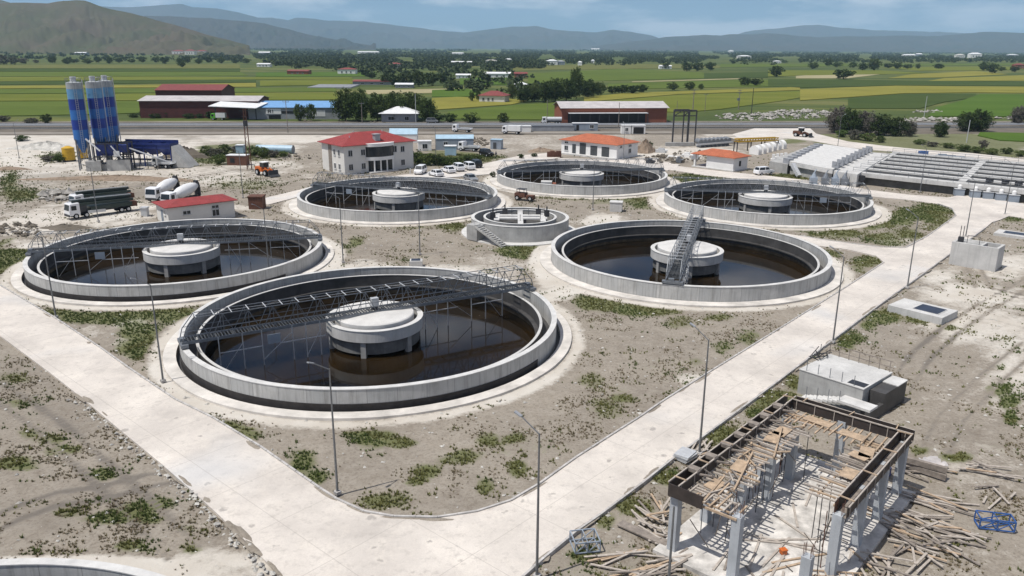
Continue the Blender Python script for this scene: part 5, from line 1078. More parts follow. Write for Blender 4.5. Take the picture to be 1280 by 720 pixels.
def blue_frame(p, a, L, W_, label, m='blue_s'):
    g = G(*p); b = MB()
    for z in (.05, .75):
        b.bar((0, 0, z), (L, 0, z), .07); b.bar((0, W_, z), (L, W_, z), .07); b.bar((0, 0, z), (0, W_, z), .07); b.bar((L, 0, z), (L, W_, z), .07); b.bar((0, 0, z), (L, W_, z), .05); b.bar((L / 2, 0, z), (L / 2, W_, z), .05)
    for x in (0, L / 2, L):
        for y in (0, W_): b.bar((x, y, .05), (x, y, .75), .07)
    b.bar((0, 0, .05), (L / 2, 0, .75), .05); b.bar((L / 2, 0, .05), (L, 0, .75), .05); tag(b.build('scaffold_frame', M[m], None, (g[0], g[1], -.05), a), label, 'scaffold frame')
blue_frame((1224, 660), R(-12), 2.1, 1.0, 'bright blue steel scaffold frame lying right of the timber scatter')
blue_frame((719, 692), R(10), 1.6, 1.4, 'dark blue grey scaffold frames stacked by the road edge left of the building', 'bluewall')
def block_stack(name, label, p, a, L, W_, H, m, cat, n=4):
    g = G(*p); b = MB()
    for k in range(n): b.box((random.uniform(-.06, .06), random.uniform(-.06, .06), H * (k + .5) / n), (L, W_, H / n * .85), random.uniform(-.08, .08))
    return tag(b.build(name, M[m], None, (g[0], g[1], -.05), a), label, cat)
block_stack('panel_stack', 'stack of grey panels on the grass strip by the lamp post', (856, 572), R(48), 1.5, 1.2, .5, 'steel_l', 'panel stack', 5)
g = G(1166, 580); b = MB(); n_ = 8; vs = [((i / n_ - .5) * 1.5 + random.uniform(-.1, .1), (j / n_ - .5) * 1.5 + random.uniform(-.1, .1), random.uniform(.03, .35)) for i in range(n_ + 1) for j in range(n_ + 1)]
b.add(vs, [(i * 9 + j, (i + 1) * 9 + j, (i + 1) * 9 + j + 1, i * 9 + j + 1) for i in range(8) for j in range(8)]); b.smooth = True
tag(b.build('plastic_sheet', M['greyroof'], None, (g[0], g[1], 0), .3), 'crumpled pale plastic sheet on the soil behind the timber scatter', 'sheet')
block_stack('form_panel', 'long grey form panel lying on the offcuts left of the building', (805, 668), R(-40), 3.6, .7, .2, 'timber_g', 'form panel', 2)
block_stack('form_panel', 'long brown form panel leaning behind the far right corner of the building', (1150, 590), R(-38), 3.4, .3, 1.0, 'timber_g', 'form panel', 2)

# ------------------------------------------------------------------ concrete pit with stair, boxes and slabs
t = thing('stair_pit', 'grey concrete chamber with handrails and a stair on its front, by the road', 'concrete chamber', (26.3, 67.0, 0), R(-48))
b = MB(); b.bx(0, 5.9, 0, 5.6, -.3, 2.2); b.build('chamber', M['conc'], t); MB().bx(-.05, 5.95, -.05, 5.65, 2.2, 2.27).build('roof_slab', M['conc_l'], t)
b = MB(); b.bx(5.95, 7.3, 1.2, 5.6, -.3, 1.9); b.build('side_chamber', M['conc_d'], t); MB().bx(5.95, 7.35, 3.6, 5.65, 1.9, 1.98).build('side_slab', M['rim'], t)  # shade of the right side put into the dark chamber and stair wall
b = MB(); b.bx(4.4, 7.3, -1.5, -.02, 1.0, 1.22); 
for k in range(8): b.bx(4.4 - (k + 1) * .42, 4.4 - k * .42, -1.5, -.4, 1.05 - (k + 1) * .14, 1.2 - (k + 1) * .12)
b.build('stair', M['rim'], t); MB().bx(6.9, 7.3, -1.5, 1.2, -.3, 1.0).build('stair_wall', M['conc_d'], t)
MB().bx(4.3, 5.8, .3, 1.3, 2.275, 2.29).build('hatch', M['black'], t)  # flat black sheet painted where the dark recess is
b = MB()
for k in range(7): b.bar((k * .95, 5.5, 2.2), (k * .95, 5.5, 3.3), .05)
for z in (2.75, 3.3): b.bar((0, 5.5, z), (5.9, 5.5, z), .06)
b.build('handrail', M['timber_g'], t)
b = MB()
for k in range(5): b.bar((.6 + k * 1.1, .1, 2.2), (.6 + k * 1.1, .1, 3.2), .045)
b.build('rail_post', M['steel'], t)
b = MB()
for k in range(4): b.bar((1.6 + k * 1.0, -1.45, .4 + k * .2), (1.6 + k * 1.0, -1.45, 1.5 + k * .2), .04)
b.build('stair_post', M['steel'], t)
b = MB()
for i in range(16): a = random.uniform(0, 6.28); b.bar((-.3 + random.uniform(-.6, .7), 4 + random.uniform(-1.4, 1.2), random.uniform(2.1, 2.7)), (-.3 + random.uniform(-.8, .9), 4 + random.uniform(-1.4, 1.4), random.uniform(2.3, 3.2)), .06)
b.build('rebar_tangle', M['steel_d'], t)
b = MB().tube((0, 0, 0), (0, 0, .6), .28, n=16); g = U(19.0, 7.2); tag(b.build('plastic_barrel', M['blue_d'], None, (g[0], g[1], 0)), 'small deep blue barrel at the foot of the stair chamber', 'barrel')
t = thing('inlet_box', 'tall pale concrete box with an open top standing right of the road', 'concrete box', (64.5, 113.2, 0), R(-44))
b = MB(); b.bx(0, 6.1, 0, .35, -.3, 3.3); b.bx(0, 6.1, 3.1, 3.45, -.3, 3.3); b.bx(0, .35, .35, 3.1, -.3, 3.3); b.bx(5.75, 6.1, .35, 3.1, -.3, 3.3); b.bx(3.6, 3.9, .35, 3.1, -.3, 3.28); b.build('box_wall', M['conc_l'], t)
MB().bx(.35, 3.6, .35, 3.1, 3.0, 3.2).build('cover_slab', M['conc'], t); MB().bx(3.9, 5.75, .35, 3.1, .5, .9).build('box_floor', M['conc_d'], t)
b = MB()
for x in (.6, 1.0): b.tube((x, 1.2, 3.2), (x, 1.2, 5.6), .05, n=6)
b.box((.8, 1.2, 3.6), (.7, .5, .7)); b.bar((1.8, .6, 3.2), (1.8, .6, 4.4), .06); b.bar((3.4, .6, 3.2), (3.4, .6, 4.4), .06); b.bar((1.8, .6, 4.4), (3.4, .6, 4.4), .06); b.build('valve_gear', M['steel_d'], t)
def hatch_slab(label, px_, rz, L, D, h, hx, cat='slab'):
    g = G(px_[0], px_[1], h); t = thing('hatch_slab', label, cat, (g[0], g[1], 0), R(rz)); MB().bx(0, L, 0, D, -.4, h).build('slab', M['conc_l'], t)
    MB().bx(hx[0] - .08, hx[1] + .08, hx[2] - .08, hx[3] + .08, h, h + .06).build('hatch_frame', M['rim'], t); MB().bx(hx[0], hx[1], hx[2], hx[3], h + .06, h + .08).build('hatch_cover', M['blue_h'], t)
    return t
M['blue_h'] = mat('dark_blue_hatch', (.02, .028, .05), .4, sc=1, amt=.3)
hatch_slab('low concrete slab with a dark rectangular hatch between road and soil', (1110, 381), -50, 6.3, 4.3, .75, (2.6, 5.4, .8, 3.4))
hatch_slab('low slab with a dark opening at the right edge of the picture', (1242, 291), -42, 7.0, 4.0, .3, (1.2, 5.2, .9, 3.0))  # flat dark cover sheet stands in for the shaded opening
t = hatch_slab('small raised hatch with a dark panel just behind the nearest tank', (512, 327), 5, 1.8, 1.6, .8, (.2, 1.5, .2, 1.4))
t = hatch_slab('small concrete pad with dark cover beside the splitter chamber and right hand tank', (697, 292), -5, 2.6, 2.0, .6, (.3, 2.3, .3, 1.6))
g = G(676, 238); t = thing('pipe_block', 'pinkish concrete block against the wall of the farthest tank', 'concrete block', (g[0], g[1], 0), R(-4)); MB().bx(0, 2.4, 0, 2.2, -.2, 1.9).build('block', M['conc_l'], t); MB().bx(2.4, 3.3, .2, 2.0, -.2, 1.5).build('side_block', M['brick'], t)
g = G(762, 264); t = thing('pipe_block', 'pale concrete block at the left rim of the right back tank', 'concrete block', (g[0], g[1], 0), R(-12)); MB().bx(0, 2.3, 0, 2.0, -.2, 1.7).build('block', M['conc_l'], t); MB().bx(-.1, 2.4, -.1, 2.1, 1.7, 1.8).build('cap', M['rim'], t)

# ------------------------------------------------------------------ rectangular basins (right back)
Zb = 2.6
b0 = Vector(G(1066, 215, Zb)); b1 = Vector(G(1280, 237.5, Zb)); b3 = Vector(G(1117, 189.5, Zb))
e1 = (b1 - b0).normalized(); e2 = (b3 - b0); LB = e2.length; e2 = e2 / LB
def Q(s, t_): v = b0 + e1 * s + e2 * t_; return (v.x, v.y)
def qprism(mb, s0, s1, t0, t1, z0, z1): return mb.prism([Q(s0, t0), Q(s1, t0), Q(s1, t1), Q(s0, t1)], z0, z1)
t = thing('aeration_basins', 'long rectangular concrete basins with rows of walkways at the right edge', 'concrete basins', (0, 0, 0))
SE = 92
b = MB(); qprism(b, .4, SE, .8, 1.3, -.3, Zb - .25); qprism(b, 0, .5, .5, LB - .5, -.3, Zb - .25); qprism(b, 0, SE, LB - .5, LB, -.3, Zb - .25); b.build('basin_wall', M['conc_w'], t)  # wall under the walkway slab is coloured dark, with streaks
b = MB(); qprism(b, 1.3, SE, 1.3, LB - .5, -.3, 1.5); b.build('channel_floor', M['conc'], t)
nL = 6
for i in range(nL + 1):
    tt = (LB - 1.6) * i / nL; b = MB(); qprism(b, -.1 + (.0 if i else 0), SE, tt - .1, tt + 2.5, Zb - (.9 if i == 0 else .25), Zb); b.build('walkway', M['conc_l'], t)
    if 0 < i < nL: b = MB(); qprism(b, .5, SE, tt + 1.2, tt + 1.8, 1.3, Zb - .25); b.build('dividing_wall', M['conc'], t)
    b = MB(); n = 30
    for k in range(n + 1): p = Q(SE * k / n, tt + .1); b.bar((p[0], p[1], Zb), (p[0], p[1], Zb + 1.1), .06)
    for z in (.55, 1.1): p = Q(0, tt + .1); q = Q(SE, tt + .1); b.bar((p[0], p[1], Zb + z), (q[0], q[1], Zb + z), .07)
    b.build('handrail', M['steel'], t)
for s_ in (0, 22, 46): b = MB(); qprism(b, s_ + .1, s_ + 1.6, 3.25, LB - 3.3, Zb - .24, Zb - .01); b.build('cross_walkway', M['conc_l'], t)
b = MB(); b_ = [(28, 5.2), (31, 5.6), (33.5, 5.2)]
for s_, tt in b_: p = Q(s_, tt); b.box((p[0], p[1], Zb + .5), (1.6, .7, .8), .4); b.bar((p[0] - 1, p[1], Zb + 1.2), (p[0] + 1, p[1] + .4, Zb + .3), .15)
b.build('gate_gear', M['steel_d'], t)
for i, (bx, by) in enumerate([(1199, 245), (1219, 247.5), (1235, 249), (1251, 251), (1267, 253)]):
    g = G(bx, by); th = thing('blower_unit', NTH[i] + ' of the five grey blue blocks in front of the long basins', 'blower', (g[0], g[1], 0), R(-18), 'grey blue blower blocks in front of the long basins')
    MB().bx(-.95, .95, 0, 1.7, 0, 1.45).build('housing', M['bluewall'], th); MB().bx(-1.05, 1.05, -.1, 1.8, 1.45, 1.53).build('housing_lid', M['steel_l'], th)
    MB().lathe([(.42, 1.5), (.42, 2.1), (.25, 2.35), (0, 2.4)], 16, (0, .7, 0), closed=False).build('motor_dome', M['white'], th); MB().tube((0, 1.7, .9), (0, 4.4, 1.6), .25, n=10).build('pipe', M['steel_d'], th)
for i in range(3):
    g = G(1150 + i * 3.4, 197.5); o = MB().bx(-.6, .6, 0, 1.3, -.1, 1.9).build('blue_crate', M['blue_s'], None, (g[0], g[1], 0), R(-20)); tag(o, NTH[i] + ' of the blue crates behind the long basins', 'crate', 'blue crates behind the long basins')
for i in range(6):
    g = G(1176 + i * 11, 197 + i * 1.6); o = MB().box((0, 0, .5), (3.0, 1.4, .45)).box((.3, .2, .9), (2.2, 1.0, .35), .2).build('panel_stack', M['bluewall'], None, (g[0], g[1], 0), R(-30)); tag(o, NTH[i] + ' in the row of grey blue panel stacks behind the basins', 'panel stack', 'panel stacks behind the long basins')
# grit chamber with gate rows
za = 3.2
a0, a1, a2, a3 = G(987, 201.5, za), G(1041, 211.5, za), G(1088, 188.5, za), G(1030, 180, za)
t = thing('grit_chamber', 'pale roofed concrete chamber with two rows of grey gates left of the basins', 'concrete basin', (0, 0, 0))
MB().prism([a0, a1, a2, a3], 2.1, za).build('roof_slab', M['rim'], t)
def shr(ps, k): cx = sum(p[0] for p in ps) / 4; cy = sum(p[1] for p in ps) / 4; return [(cx + (p[0] - cx) * k, cy + (p[1] - cy) * k) for p in ps]
MB().prism(shr([a0, a1, a2, a3], .965), -.3, 2.1).build('chamber_wall', M['conc'], t)
a4, a5 = G(1072, 216, za), G(1113, 190.5, za)
MB().prism([(a1[0] + .3, a1[1]), a4, a5, (a2[0] + .3, a2[1])], -.3, za - .4).build('outlet_channel', M['conc_l'], t)
for i in range(9):
    f = (i + .5) / 9; x = a1[0] + (a2[0] - a1[0]) * f; y = a1[1] + (a2[1] - a1[1]) * f
    g = MB(); g.bx(-.12, .12, -1.1, 1.1, 0, 1.5); g.tube((-.2, 0, 1.0), (.5, 0, 1.0), .4, n=12); g.bx(.2, 1.1, -.3, .3, 0, .8); o = g.build('sluice_gate', M['greywall'], t, (x, y, za), R(20))
    x = a0[0] + (a3[0] - a0[0]) * f * .95 - .8; y = a0[1] + (a3[1] - a0[1]) * f * .95
    g = MB(); g.bx(-.8, .7, -1.1, 1.1, -.6, .7); g.tube((.7, 0, .2), (1.0, 0, .2), .4, n=12); g.build('screen_unit', M['greywall'], t, (x, y, za - .2), R(20))
a6, a7 = G(962, 199, za - .3), G(1015, 179, za - .3)
MB().prism([a6, (a0[0] - .4, a0[1]), (a3[0] - .4, a3[1]), a7], -.3, za - .8).build('inlet_channel', M['conc'], t)
g = MB(); q0 = G(990, 212, 1.6); g.bar((q0[0], q0[1], 3.0), (q0[0] + 1.0, q0[1] - 2.5, .4), 1.0, .8); g.build('chute', M['steel_l'], t)
t = thing('pump_cluster', 'cluster of grey pumps and hoppers at the near corner of the basins', 'pumps', (*G(1040, 231), 0), R(-12))
for i, x in enumerate((-4.2, -1.6, 0.6, 2.6)):
    b = MB(); b.bx(x - .8, x + .8, -.8, .8, 0, 1.6); b.lathe([(.7, 1.6), (.2, 2.7), (0, 2.7)], 10, (x, 0, 0), closed=False); b.bar((x, 0, 2.6), (x + .5, .8, 3.3), .2); b.build('hopper', M['steel'] if i % 2 else M['bluewall'], t)
MB().bar((3.4, .4, 1.8), (7, 1.6, 1.5), 1.2, 1.4).build('pump_frame', M['steel_d'], t)
# white ribbed covers
for i in range(6):
    g = G(944 + i * 6.3, 192.5 - i * 1.5); b = MB(); n = 12; r = 1.75
    b.lathe([(0, 0), (0, 1)], 3) if False else None
    pr = [(math.cos(math.pi * k / n) * r, math.sin(math.pi * k / n) * r) for k in range(n + 1)]
    b.add([(x, y, z + .8) for y in (-.75, .75) for x, z in pr], [(k, k + 1, n + 2 + k, n + 1 + k)[::-1] for k in range(n)] + [tuple(range(n + 1)), tuple(reversed(range(n + 1, 2 * n + 2)))]); b.bx(-r, r, -.75, .75, -.1, .8)
    o = b.build('arched_cover', M['white'], None, (g[0], g[1], 0), R(-55)); tag(o, NTH[i] + ' of the white arched covers left of the grit chamber', 'cover', 'white arched covers')
for i in range(4):
    g = G(966 + i * 5.0, 205 - i * .6); o = MB().bx(-.7, .7, 0, 1.5, 0, 1.4 + .4 * (i % 2)).bx(-.4, .4, .2, 1.0, 1.4, 2.6).build('white_tank_box', M['white'], None, (g[0], g[1], 0), R(-20)); tag(o, NTH[i] + ' of the white boxes in front of the grit chamber', 'box', 'white boxes by the grit chamber')
# yellow gantry
t = thing('yellow_gantry', 'yellow lattice gantry on dark posts behind the small orange roofed building', 'gantry', (*G(919, 189), 0), R(20))
b = MB()
for z in (2.9, 3.7):
    for y in (-.8, .8): b.bar((0, y, z), (15, y, z), .3)
for k in range(15): b.bar((k, -.8, 2.9), (k + 1, -.8, 3.7), .16); b.bar((k, .8, 3.7), (k + 1, .8, 2.9), .16); b.bar((k, -.8, 3.7), (k, .8, 3.7), .16)
b.build('lattice_beam', M['yellow'], t)
for x in (0, 5, 10, 15):
    for y in (-.8, .8): MB().bar((x, y, -.1), (x, y, 2.9), .25).build('post', M['steel_d'], t)
# conveyor rollers / screens
t = thing('screen_row', 'row of dark grey ribbed screens behind the small orange roofed building', 'machinery', (*G(873, 184), 0), R(28))
for k in range(8):
    b = MB(); b.tube((k * 1.7, -1, 1.7), (k * 1.7, 1, 2.0), .85, n=14); b.bx(k * 1.7 - .1, k * 1.7 + .1, -.9, .9, 0, 1.6); b.build('screen_drum', M['steel'], t)
MB().bar((-2, -1.3, 1.0), (13, -1.3, 1.2), .4, .5).build('frame', M['steel_l'], t)
# black steel portal
t = thing('steel_portal', 'tall black steel portal frames standing behind the workshops', 'steel frame', (*G(847, 181), 0), R(8))
for (x, y) in ((-2.5, -2), (-1.2, 2), (.6, -2.4), (2.6, -2), (3.8, 2), (5.2, -1.4)): MB().bar((x, y, -.1), (x, y, 11.0), .34).build('post', M['steel_d'], t)
b = MB(); b.bar((-2.5, -2, 11), (5.2, -1.4, 11), .4, .5); b.bar((-1.2, 2, 11), (3.8, 2, 11), .4, .5); b.bar((-2.5, -2, 11), (-1.2, 2, 11), .3); b.bar((5.2, -1.4, 11), (3.8, 2, 11), .3); b.bar((-2.5, -2, 9.4), (5.2, -1.4, 9.4), .3); b.bar((-2.5, -2, 9.4), (0, -2, 11), .25); b.bar((.6, -2.4, 9.4), (2.6, -2, 11), .25); b.build('cross_beam', M['steel_d'], t)
b = MB(); b.bx(-5, 4.5, -3.2, -2.2, -.1, 1.1); b.build('footing_wall', M['conc'], t)
# red crates left of the white building
for i in range(4):
    g = G(686.5 + i * 4.2, 196.6); o = MB().bx(-.6, .6, 0, 1.2, -.1, 1.5 + .25 * (i % 2)).bx(-.7, .7, -.05, .1, .6, .75).build('red_crate', M['rust'], None, (g[0], g[1], 0), R(5 * i)); tag(o, NTH[i] + ' of the red crates left of the long white building', 'crate', 'red crates')
# dumped equipment by the portal
random.seed(4)
for i, (x, y, w, h, m, l) in enumerate([(812, 204, 2, 1.4, 'steel_d', 'black'), (826, 190, 3, 1.2, 'steel_l', 'pale'), (848, 203, 1.4, 1.6, 'steel', 'grey'), (838, 197, 3, .6, 'white', 'white'), (858, 196, 2.6, 1.3, 'white', 'tall white'), (868, 199, 2.0, 1.8, 'steel_l', 'light grey'), (884, 192, 2.6, .8, 'white', 'low white')]):
    g = G(x, y); b = MB(); b.bx(-w / 2, w / 2, -.8, .8, -.1, h * .6); b.bx(-w / 4, w / 3, -.6, .5, h * .6, h); b.tube((w / 2, -.3, h * .4), (w / 2 + .6, -.2, h * .5), .3, n=10)
    tag(b.build('machine_part', M[m], None, (g[0], g[1], 0), random.uniform(-.5, .5)), f'{l} machine part dumped left of the small orange roofed building', 'machine part', 'machine parts dumped behind the tanks')

# ------------------------------------------------------------------ power poles
def power_pole(label, p, top, m='timber_g', arms=1, r=.16):
    g = G(*p); h = HT(p[0], p[1], top); t = thing('power_pole', label, 'power pole', (g[0], g[1], 0), R(10), 'power poles along the highway'); MB().tube((0, 0, -.1), (0, 0, h), r, r * .65, 8).build('pole', M[m], t)
    for k in range(arms):
        b = MB(); z = h - .4 - k * 1.3; b.bar((-1.1, 0, z), (1.1, 0, z), .16)
        for x in (-1, 0, 1): b.tube((x, 0, z), (x, 0, z + .35), .07, n=6)
        b.build('cross_arm', M['steel'], t)
    return t
power_pole('pole with crossarm among the trees beside the white roofed house', (453, 157), 128, arms=1)
power_pole('bare pale pole right of the white roofed house', (520, 153), 117, 'steel_l', 0)
power_pole('pole standing in front of the blue roofed shed', (360, 166), 126, arms=1)
power_pole('slim pole left of the brick warehouse', (684, 152), 125, arms=0)
power_pole('pole with twin crossarms right of the brick warehouse', (866, 138), 112, arms=2, r=.3)
power_pole('thin pole between two thicker ones right of the brick warehouse', (881, 140), 117)
t = power_pole('dark pole carrying a transformer above the white rubble', (923, 137), 112, arms=2, r=.26); MB().box((-.6, -.4, 5.2), (1.2, .9, 1.3)).build('transformer', M['steel'], t)
power_pole('dark pole right of the transformer pole above the white rubble', (939, 144), 110, 'ply', 0, .2)
power_pole('pale leaning pole at the right beyond the access road', (1155, 146), 120, 'steel_l', 0)
power_pole('pale pole in the bushes at the far right', (1208, 178), 150, 'steel_l', 0)
power_pole('pole in front of the brick warehouse', (773, 160), 128, arms=0)
power_pole('pole at the right end of the brick warehouse', (846, 140), 126, arms=0)
g = G(312, 212); h = HT(312, 212, 136)
t = thing('lattice_pylon', 'tall rusty lattice pylon in the green weeds behind the mixer trucks', 'pylon', (g[0], g[1], 0), R(10))
b = MB(); w0, w1 = .55, .25
for sx in (-1, 1):
    for sy in (-1, 1): b.bar((sx * w0, sy * w0, 0), (sx * w1, sy * w1, h), .11)
for k in range(14):
    z0 = h * k / 14; z1 = h * (k + 1) / 14; a = w0 + (w1 - w0) * k / 14; c = w0 + (w1 - w0) * (k + 1) / 14; s_ = 1 if k % 2 else -1
    b.bar((-a * s_, -a, z0), (c * s_, -c, z1), .06); b.bar((a, -a * s_, z0), (c, c * s_, z1), .06); b.bar((-a, a * s_, z0), (-c, -c * s_, z1), .06)
b.build('lattice_mast', M['rust'], t)
b = MB(); b.bar((-1.3, 0, h - .5), (1.3, 0, h - .5), .14); b.bar((-1.0, 0, h - 2), (1.0, 0, h - 2), .14); b.box((0, 0, h - 3.6), (1.0, .8, 1.4)); b.build('cross_arm', M['steel_d'], t)

# ------------------------------------------------------------------ trees
def crown_mesh(seed, nclump, nleaf, leaf, squash=.5, droop=0, gap=.25):
    rs = np.random.RandomState(seed); P_ = []; 
    for c in range(nclump):
        d = rs.normal(size=3); d /= np.linalg.norm(d); r = rs.uniform(.35, 1) ** .6
        ctr = np.array([d[0] * r * .42, d[1] * r * .42, .53 + d[2] * r * .40]); ctr[2] = max(ctr[2], .07)
        ctr[:2] *= 1 + .25 * math.sin(c * 2.1 + seed); sz = rs.uniform(.07, .15)
        q = rs.normal(size=(nleaf, 3)); q /= np.linalg.norm(q, axis=1)[:, None]; q *= (rs.uniform(.2, 1, (nleaf, 1)) ** .5) * sz; q[:, 2] *= .75
        P_.append(ctr + q)
    P_ = np.vstack(P_); n = len(P_); a = rs.normal(size=(n, 3)); a /= np.linalg.norm(a, axis=1)[:, None]; b = np.cross(a, rs.normal(size=(n, 3))); b /= np.linalg.norm(b, axis=1)[:, None]
    s = leaf * rs.uniform(.6, 1.4, (n, 1)); V = np.stack([P_ - a * s, P_ + b * s * .7, P_ + a * s, P_ - b * s * .7], 1).reshape(-1, 3)
    me = bpy.data.meshes.new('crown'); me.from_pydata(V.tolist(), [], [tuple(range(i * 4, i * 4 + 4)) for i in range(n)]); me.update(); return me
CR = {}
for k, mt in (('leaf', 'leaf'), ('leaf_l', 'leaf_l'), ('leaf_g', 'leaf_g'), ('leaf_d', 'leaf_d')):
    CR[k] = []
    for i in range(3):
        me = crown_mesh(i * 7 + len(k), 70, 28, .034); me.materials.append(M[mt]); CR[k].append(me)
CRB = {}
for k in ('leaf', 'leaf_l', 'leaf_g', 'leaf_d'):
    me = crown_mesh(77, 150, 42, .022); me.materials.append(M[k]); CRB[k] = me
tb = MB(); tb.tube((0, 0, -.02), (0, 0, .38), .028, .018, 7); 
for i in range(5):
    a = i * 1.3; tb.tube((0, 0, .22 + .03 * i), (.2 * math.cos(a), .2 * math.sin(a), .5 + .05 * i), .013, .005, 5)
tb.tube((0, 0, .38), (.02, 0, .75), .018, .006, 6)
TRUNK = bpy.data.meshes.new('trunk'); TRUNK.from_pydata(tb.v, [], tb.f); TRUNK.materials.append(M['bark'])
TREEN = [0]
def tree(name, label, p, top, wpx, kind='leaf', group=None, big=False, cat='tree'):
    g = G(*p); sc_ = SC(*p); h = max(1.2, HT(p[0], p[1], top)); w = wpx / sc_
    t = thing(name, label, cat, (g[0], g[1], 0), random.uniform(0, 6.28), group)
    TREEN[0] += 1; me = CRB[kind] if big else CR[kind][TREEN[0] % 3]
    for nm, m_, s_ in (('crown', me, (w * 1.02, w * 1.02, h * 1.03)), ('trunk', TRUNK, (w * .9, w * .9, h))):
        o = bpy.data.objects.new(nm, m_); C.objects.link(o); o.parent = t; o.scale = s_
        if nm == 'crown': o.location = (0, 0, (-.12 if cat == 'bush' else -.06) * h)
    return t
def row(name, fmt, L, kind, group, big=False, cat='tree'):
    L = sorted(L)
    for i, (x, y, top, w) in enumerate(L):
        tree(name, fmt % (NTH[i] if i < 20 else 'rightmost'), (x, y), top, w, kind if isinstance(kind, str) else kind[i % len(kind)], group, big, cat)
row('leafy_tree', '%s of the big trees left of the white roofed house', [(432, 151, 107, 32), (450, 152, 108, 34), (472, 151, 113, 32), (494, 150, 111, 32), (516, 149, 112, 38), (534, 152, 120, 24)], 'leaf', 'trees around the white roofed house', True)
row('leafy_tree', '%s bushy tree against the front of the blue roofed shed', [(375, 151, 127, 17), (389, 151, 128, 17)], 'leaf', 'bushy trees at the blue roofed shed')
row('bush', '%s of the bushes right of the white roofed house', [(492, 152, 137, 14), (546, 153, 138, 20), (563, 153, 139, 17)], 'leaf_d', 'bushes right of the white roofed house', cat='bush')
row('round_bush', '%s of the two round bushes on the highway verge', [(588, 154, 138, 22), (629, 153, 138, 17)], 'leaf', 'round bushes on the highway verge', cat='bush')
row('leafy_tree', '%s of the dark grove left of the brick warehouse', [(640, 124, 104, 14), (655, 128, 106, 22), (668, 127, 103, 26), (682, 128, 99, 22), (694, 127, 95, 28), (708, 126, 96, 26), (720, 124, 80, 18), (735, 122, 97, 28), (748, 119, 101, 20)], ('leaf', 'leaf_d'), 'grove left of the brick warehouse', True)
row('hedge_tree', '%s of the hedge trees above the brick warehouse roof', [(766, 117, 106, 18), (778, 117, 105, 18), (790, 117, 104, 20), (802, 116, 104, 18)], 'leaf_d', 'hedge trees above the brick warehouse')
row('field_tree', '%s of the field trees right of the hedge behind the warehouse', [(841, 113, 101, 15), (862, 112, 101, 16), (876, 112, 104, 8)], 'leaf', 'field trees behind the warehouse')
row('field_tree', '%s of the pair of dark trees in the middle of the wheat', [(930, 107, 95, 17), (945, 107, 96, 18)], 'leaf_d', 'pair of dark trees in the wheat')
row('field_tree', '%s of the dark tree clump in the distant centre fields', [(832, 86, 78, 10), (858, 89, 77, 16), (872, 89, 76, 16), (888, 88, 76, 16)], 'leaf_d', 'dark clump in the distant fields')
row('field_tree', '%s of the scattered trees across the right hand fields', [(970, 96, 81, 20), (1054, 99, 84, 27), (1016, 86, 77, 14), (1035, 83, 72, 11), (1046, 84, 76, 13), (1066, 85, 77, 12), (1078, 88, 78, 14), (1092, 88, 71, 20), (1110, 85, 78, 14), (1121, 86, 76, 13), (1134, 86, 79, 13), (1147, 86, 79, 8), (1173, 86, 79, 14), (1229, 88, 76, 15), (1240, 92, 77, 18), (1252, 89, 82, 10), (1268, 90, 81, 13)], ('leaf_d', 'leaf'), 'trees across the right hand fields')
row('village_tree', '%s of the trees behind the long red roofed shed', [(465, 98, 90, 12), (482, 106, 91, 16), (494, 108, 89, 18), (508, 108, 88, 20), (524, 108, 87, 22), (540, 107, 87, 22), (553, 105, 89, 14)], 'leaf_d', 'trees behind the red roofed sheds')
row('village_tree', '%s of the trees round the white roofed village sheds', [(590, 127, 112, 8), (598, 126, 111, 8), (594, 96, 85, 12), (602, 98, 87, 8), (640, 109, 98, 14), (652, 112, 101, 12)], 'leaf', 'trees round the village sheds')
row('field_edge_tree', '%s of the tree row along the far edge of the left fields', [(x + random.uniform(-3, 3), random.uniform(78, 80), random.uniform(69, 73), random.uniform(9, 14)) for x in range(68, 320, 14)], ('leaf_d', 'leaf'), 'tree row along the far edge of the left fields')
row('field_edge_tree', '%s of the trees at the far left edge of the fields', [(4, 81, 67, 16), (18, 81, 69, 14), (30, 80, 71, 12), (45, 79, 74, 8)], 'leaf_g', 'trees at the far left edge')
tree('lone_tree', 'round tree alone at the near end of the left field edge', (228, 84), 72, 12, 'leaf')
row('verge_bush', '%s of the bushes lining the left verge beyond the silos', [(x, 147.5 + random.uniform(-1, 1), 138 + random.uniform(-2, 3), random.uniform(10, 16)) for x in (168, 181, 194, 208, 222, 236, 250, 263)], 'leaf_d', 'bushes lining the verge in front of the maroon factory', cat='bush')
row('thicket_bush', '%s of the tall thicket bushes beyond the access road', [(1046, 166, 127, 28), (1060, 168, 130, 28), (1080, 168, 134, 32), (1100, 169, 138, 32), (1120, 170, 142, 30), (1136, 170, 148, 18), (1175, 171, 148, 20), (1206, 164, 136, 26), (1222, 164, 132, 30), (1272, 156, 128, 20)], ('leaf_g', 'leaf_d', 'leaf_g', 'leaf_d', 'leaf_d', 'leaf_g', 'leaf_d', 'leaf_d', 'leaf_d', 'leaf_g'), 'thicket bushes beyond the access road', True, 'bush')
row('low_bush', '%s of the low pale green bushes along the access road', [(1052, 171, 160, 18), (1068, 174, 160, 22), (1084, 176, 163, 20), (1100, 178, 168, 14), (1228, 186, 172, 14), (1205, 189, 178, 20), (1222, 191, 181, 22), (1240, 193, 184, 18), (1258, 192, 183, 16), (1275, 195, 186, 18), (1150, 180, 173, 18), (1165, 183, 175, 16), (1185, 185, 177, 18)], ('leaf_l', 'leaf_g', 'leaf_l', 'leaf'), 'low bushes along the access road', cat='bush')
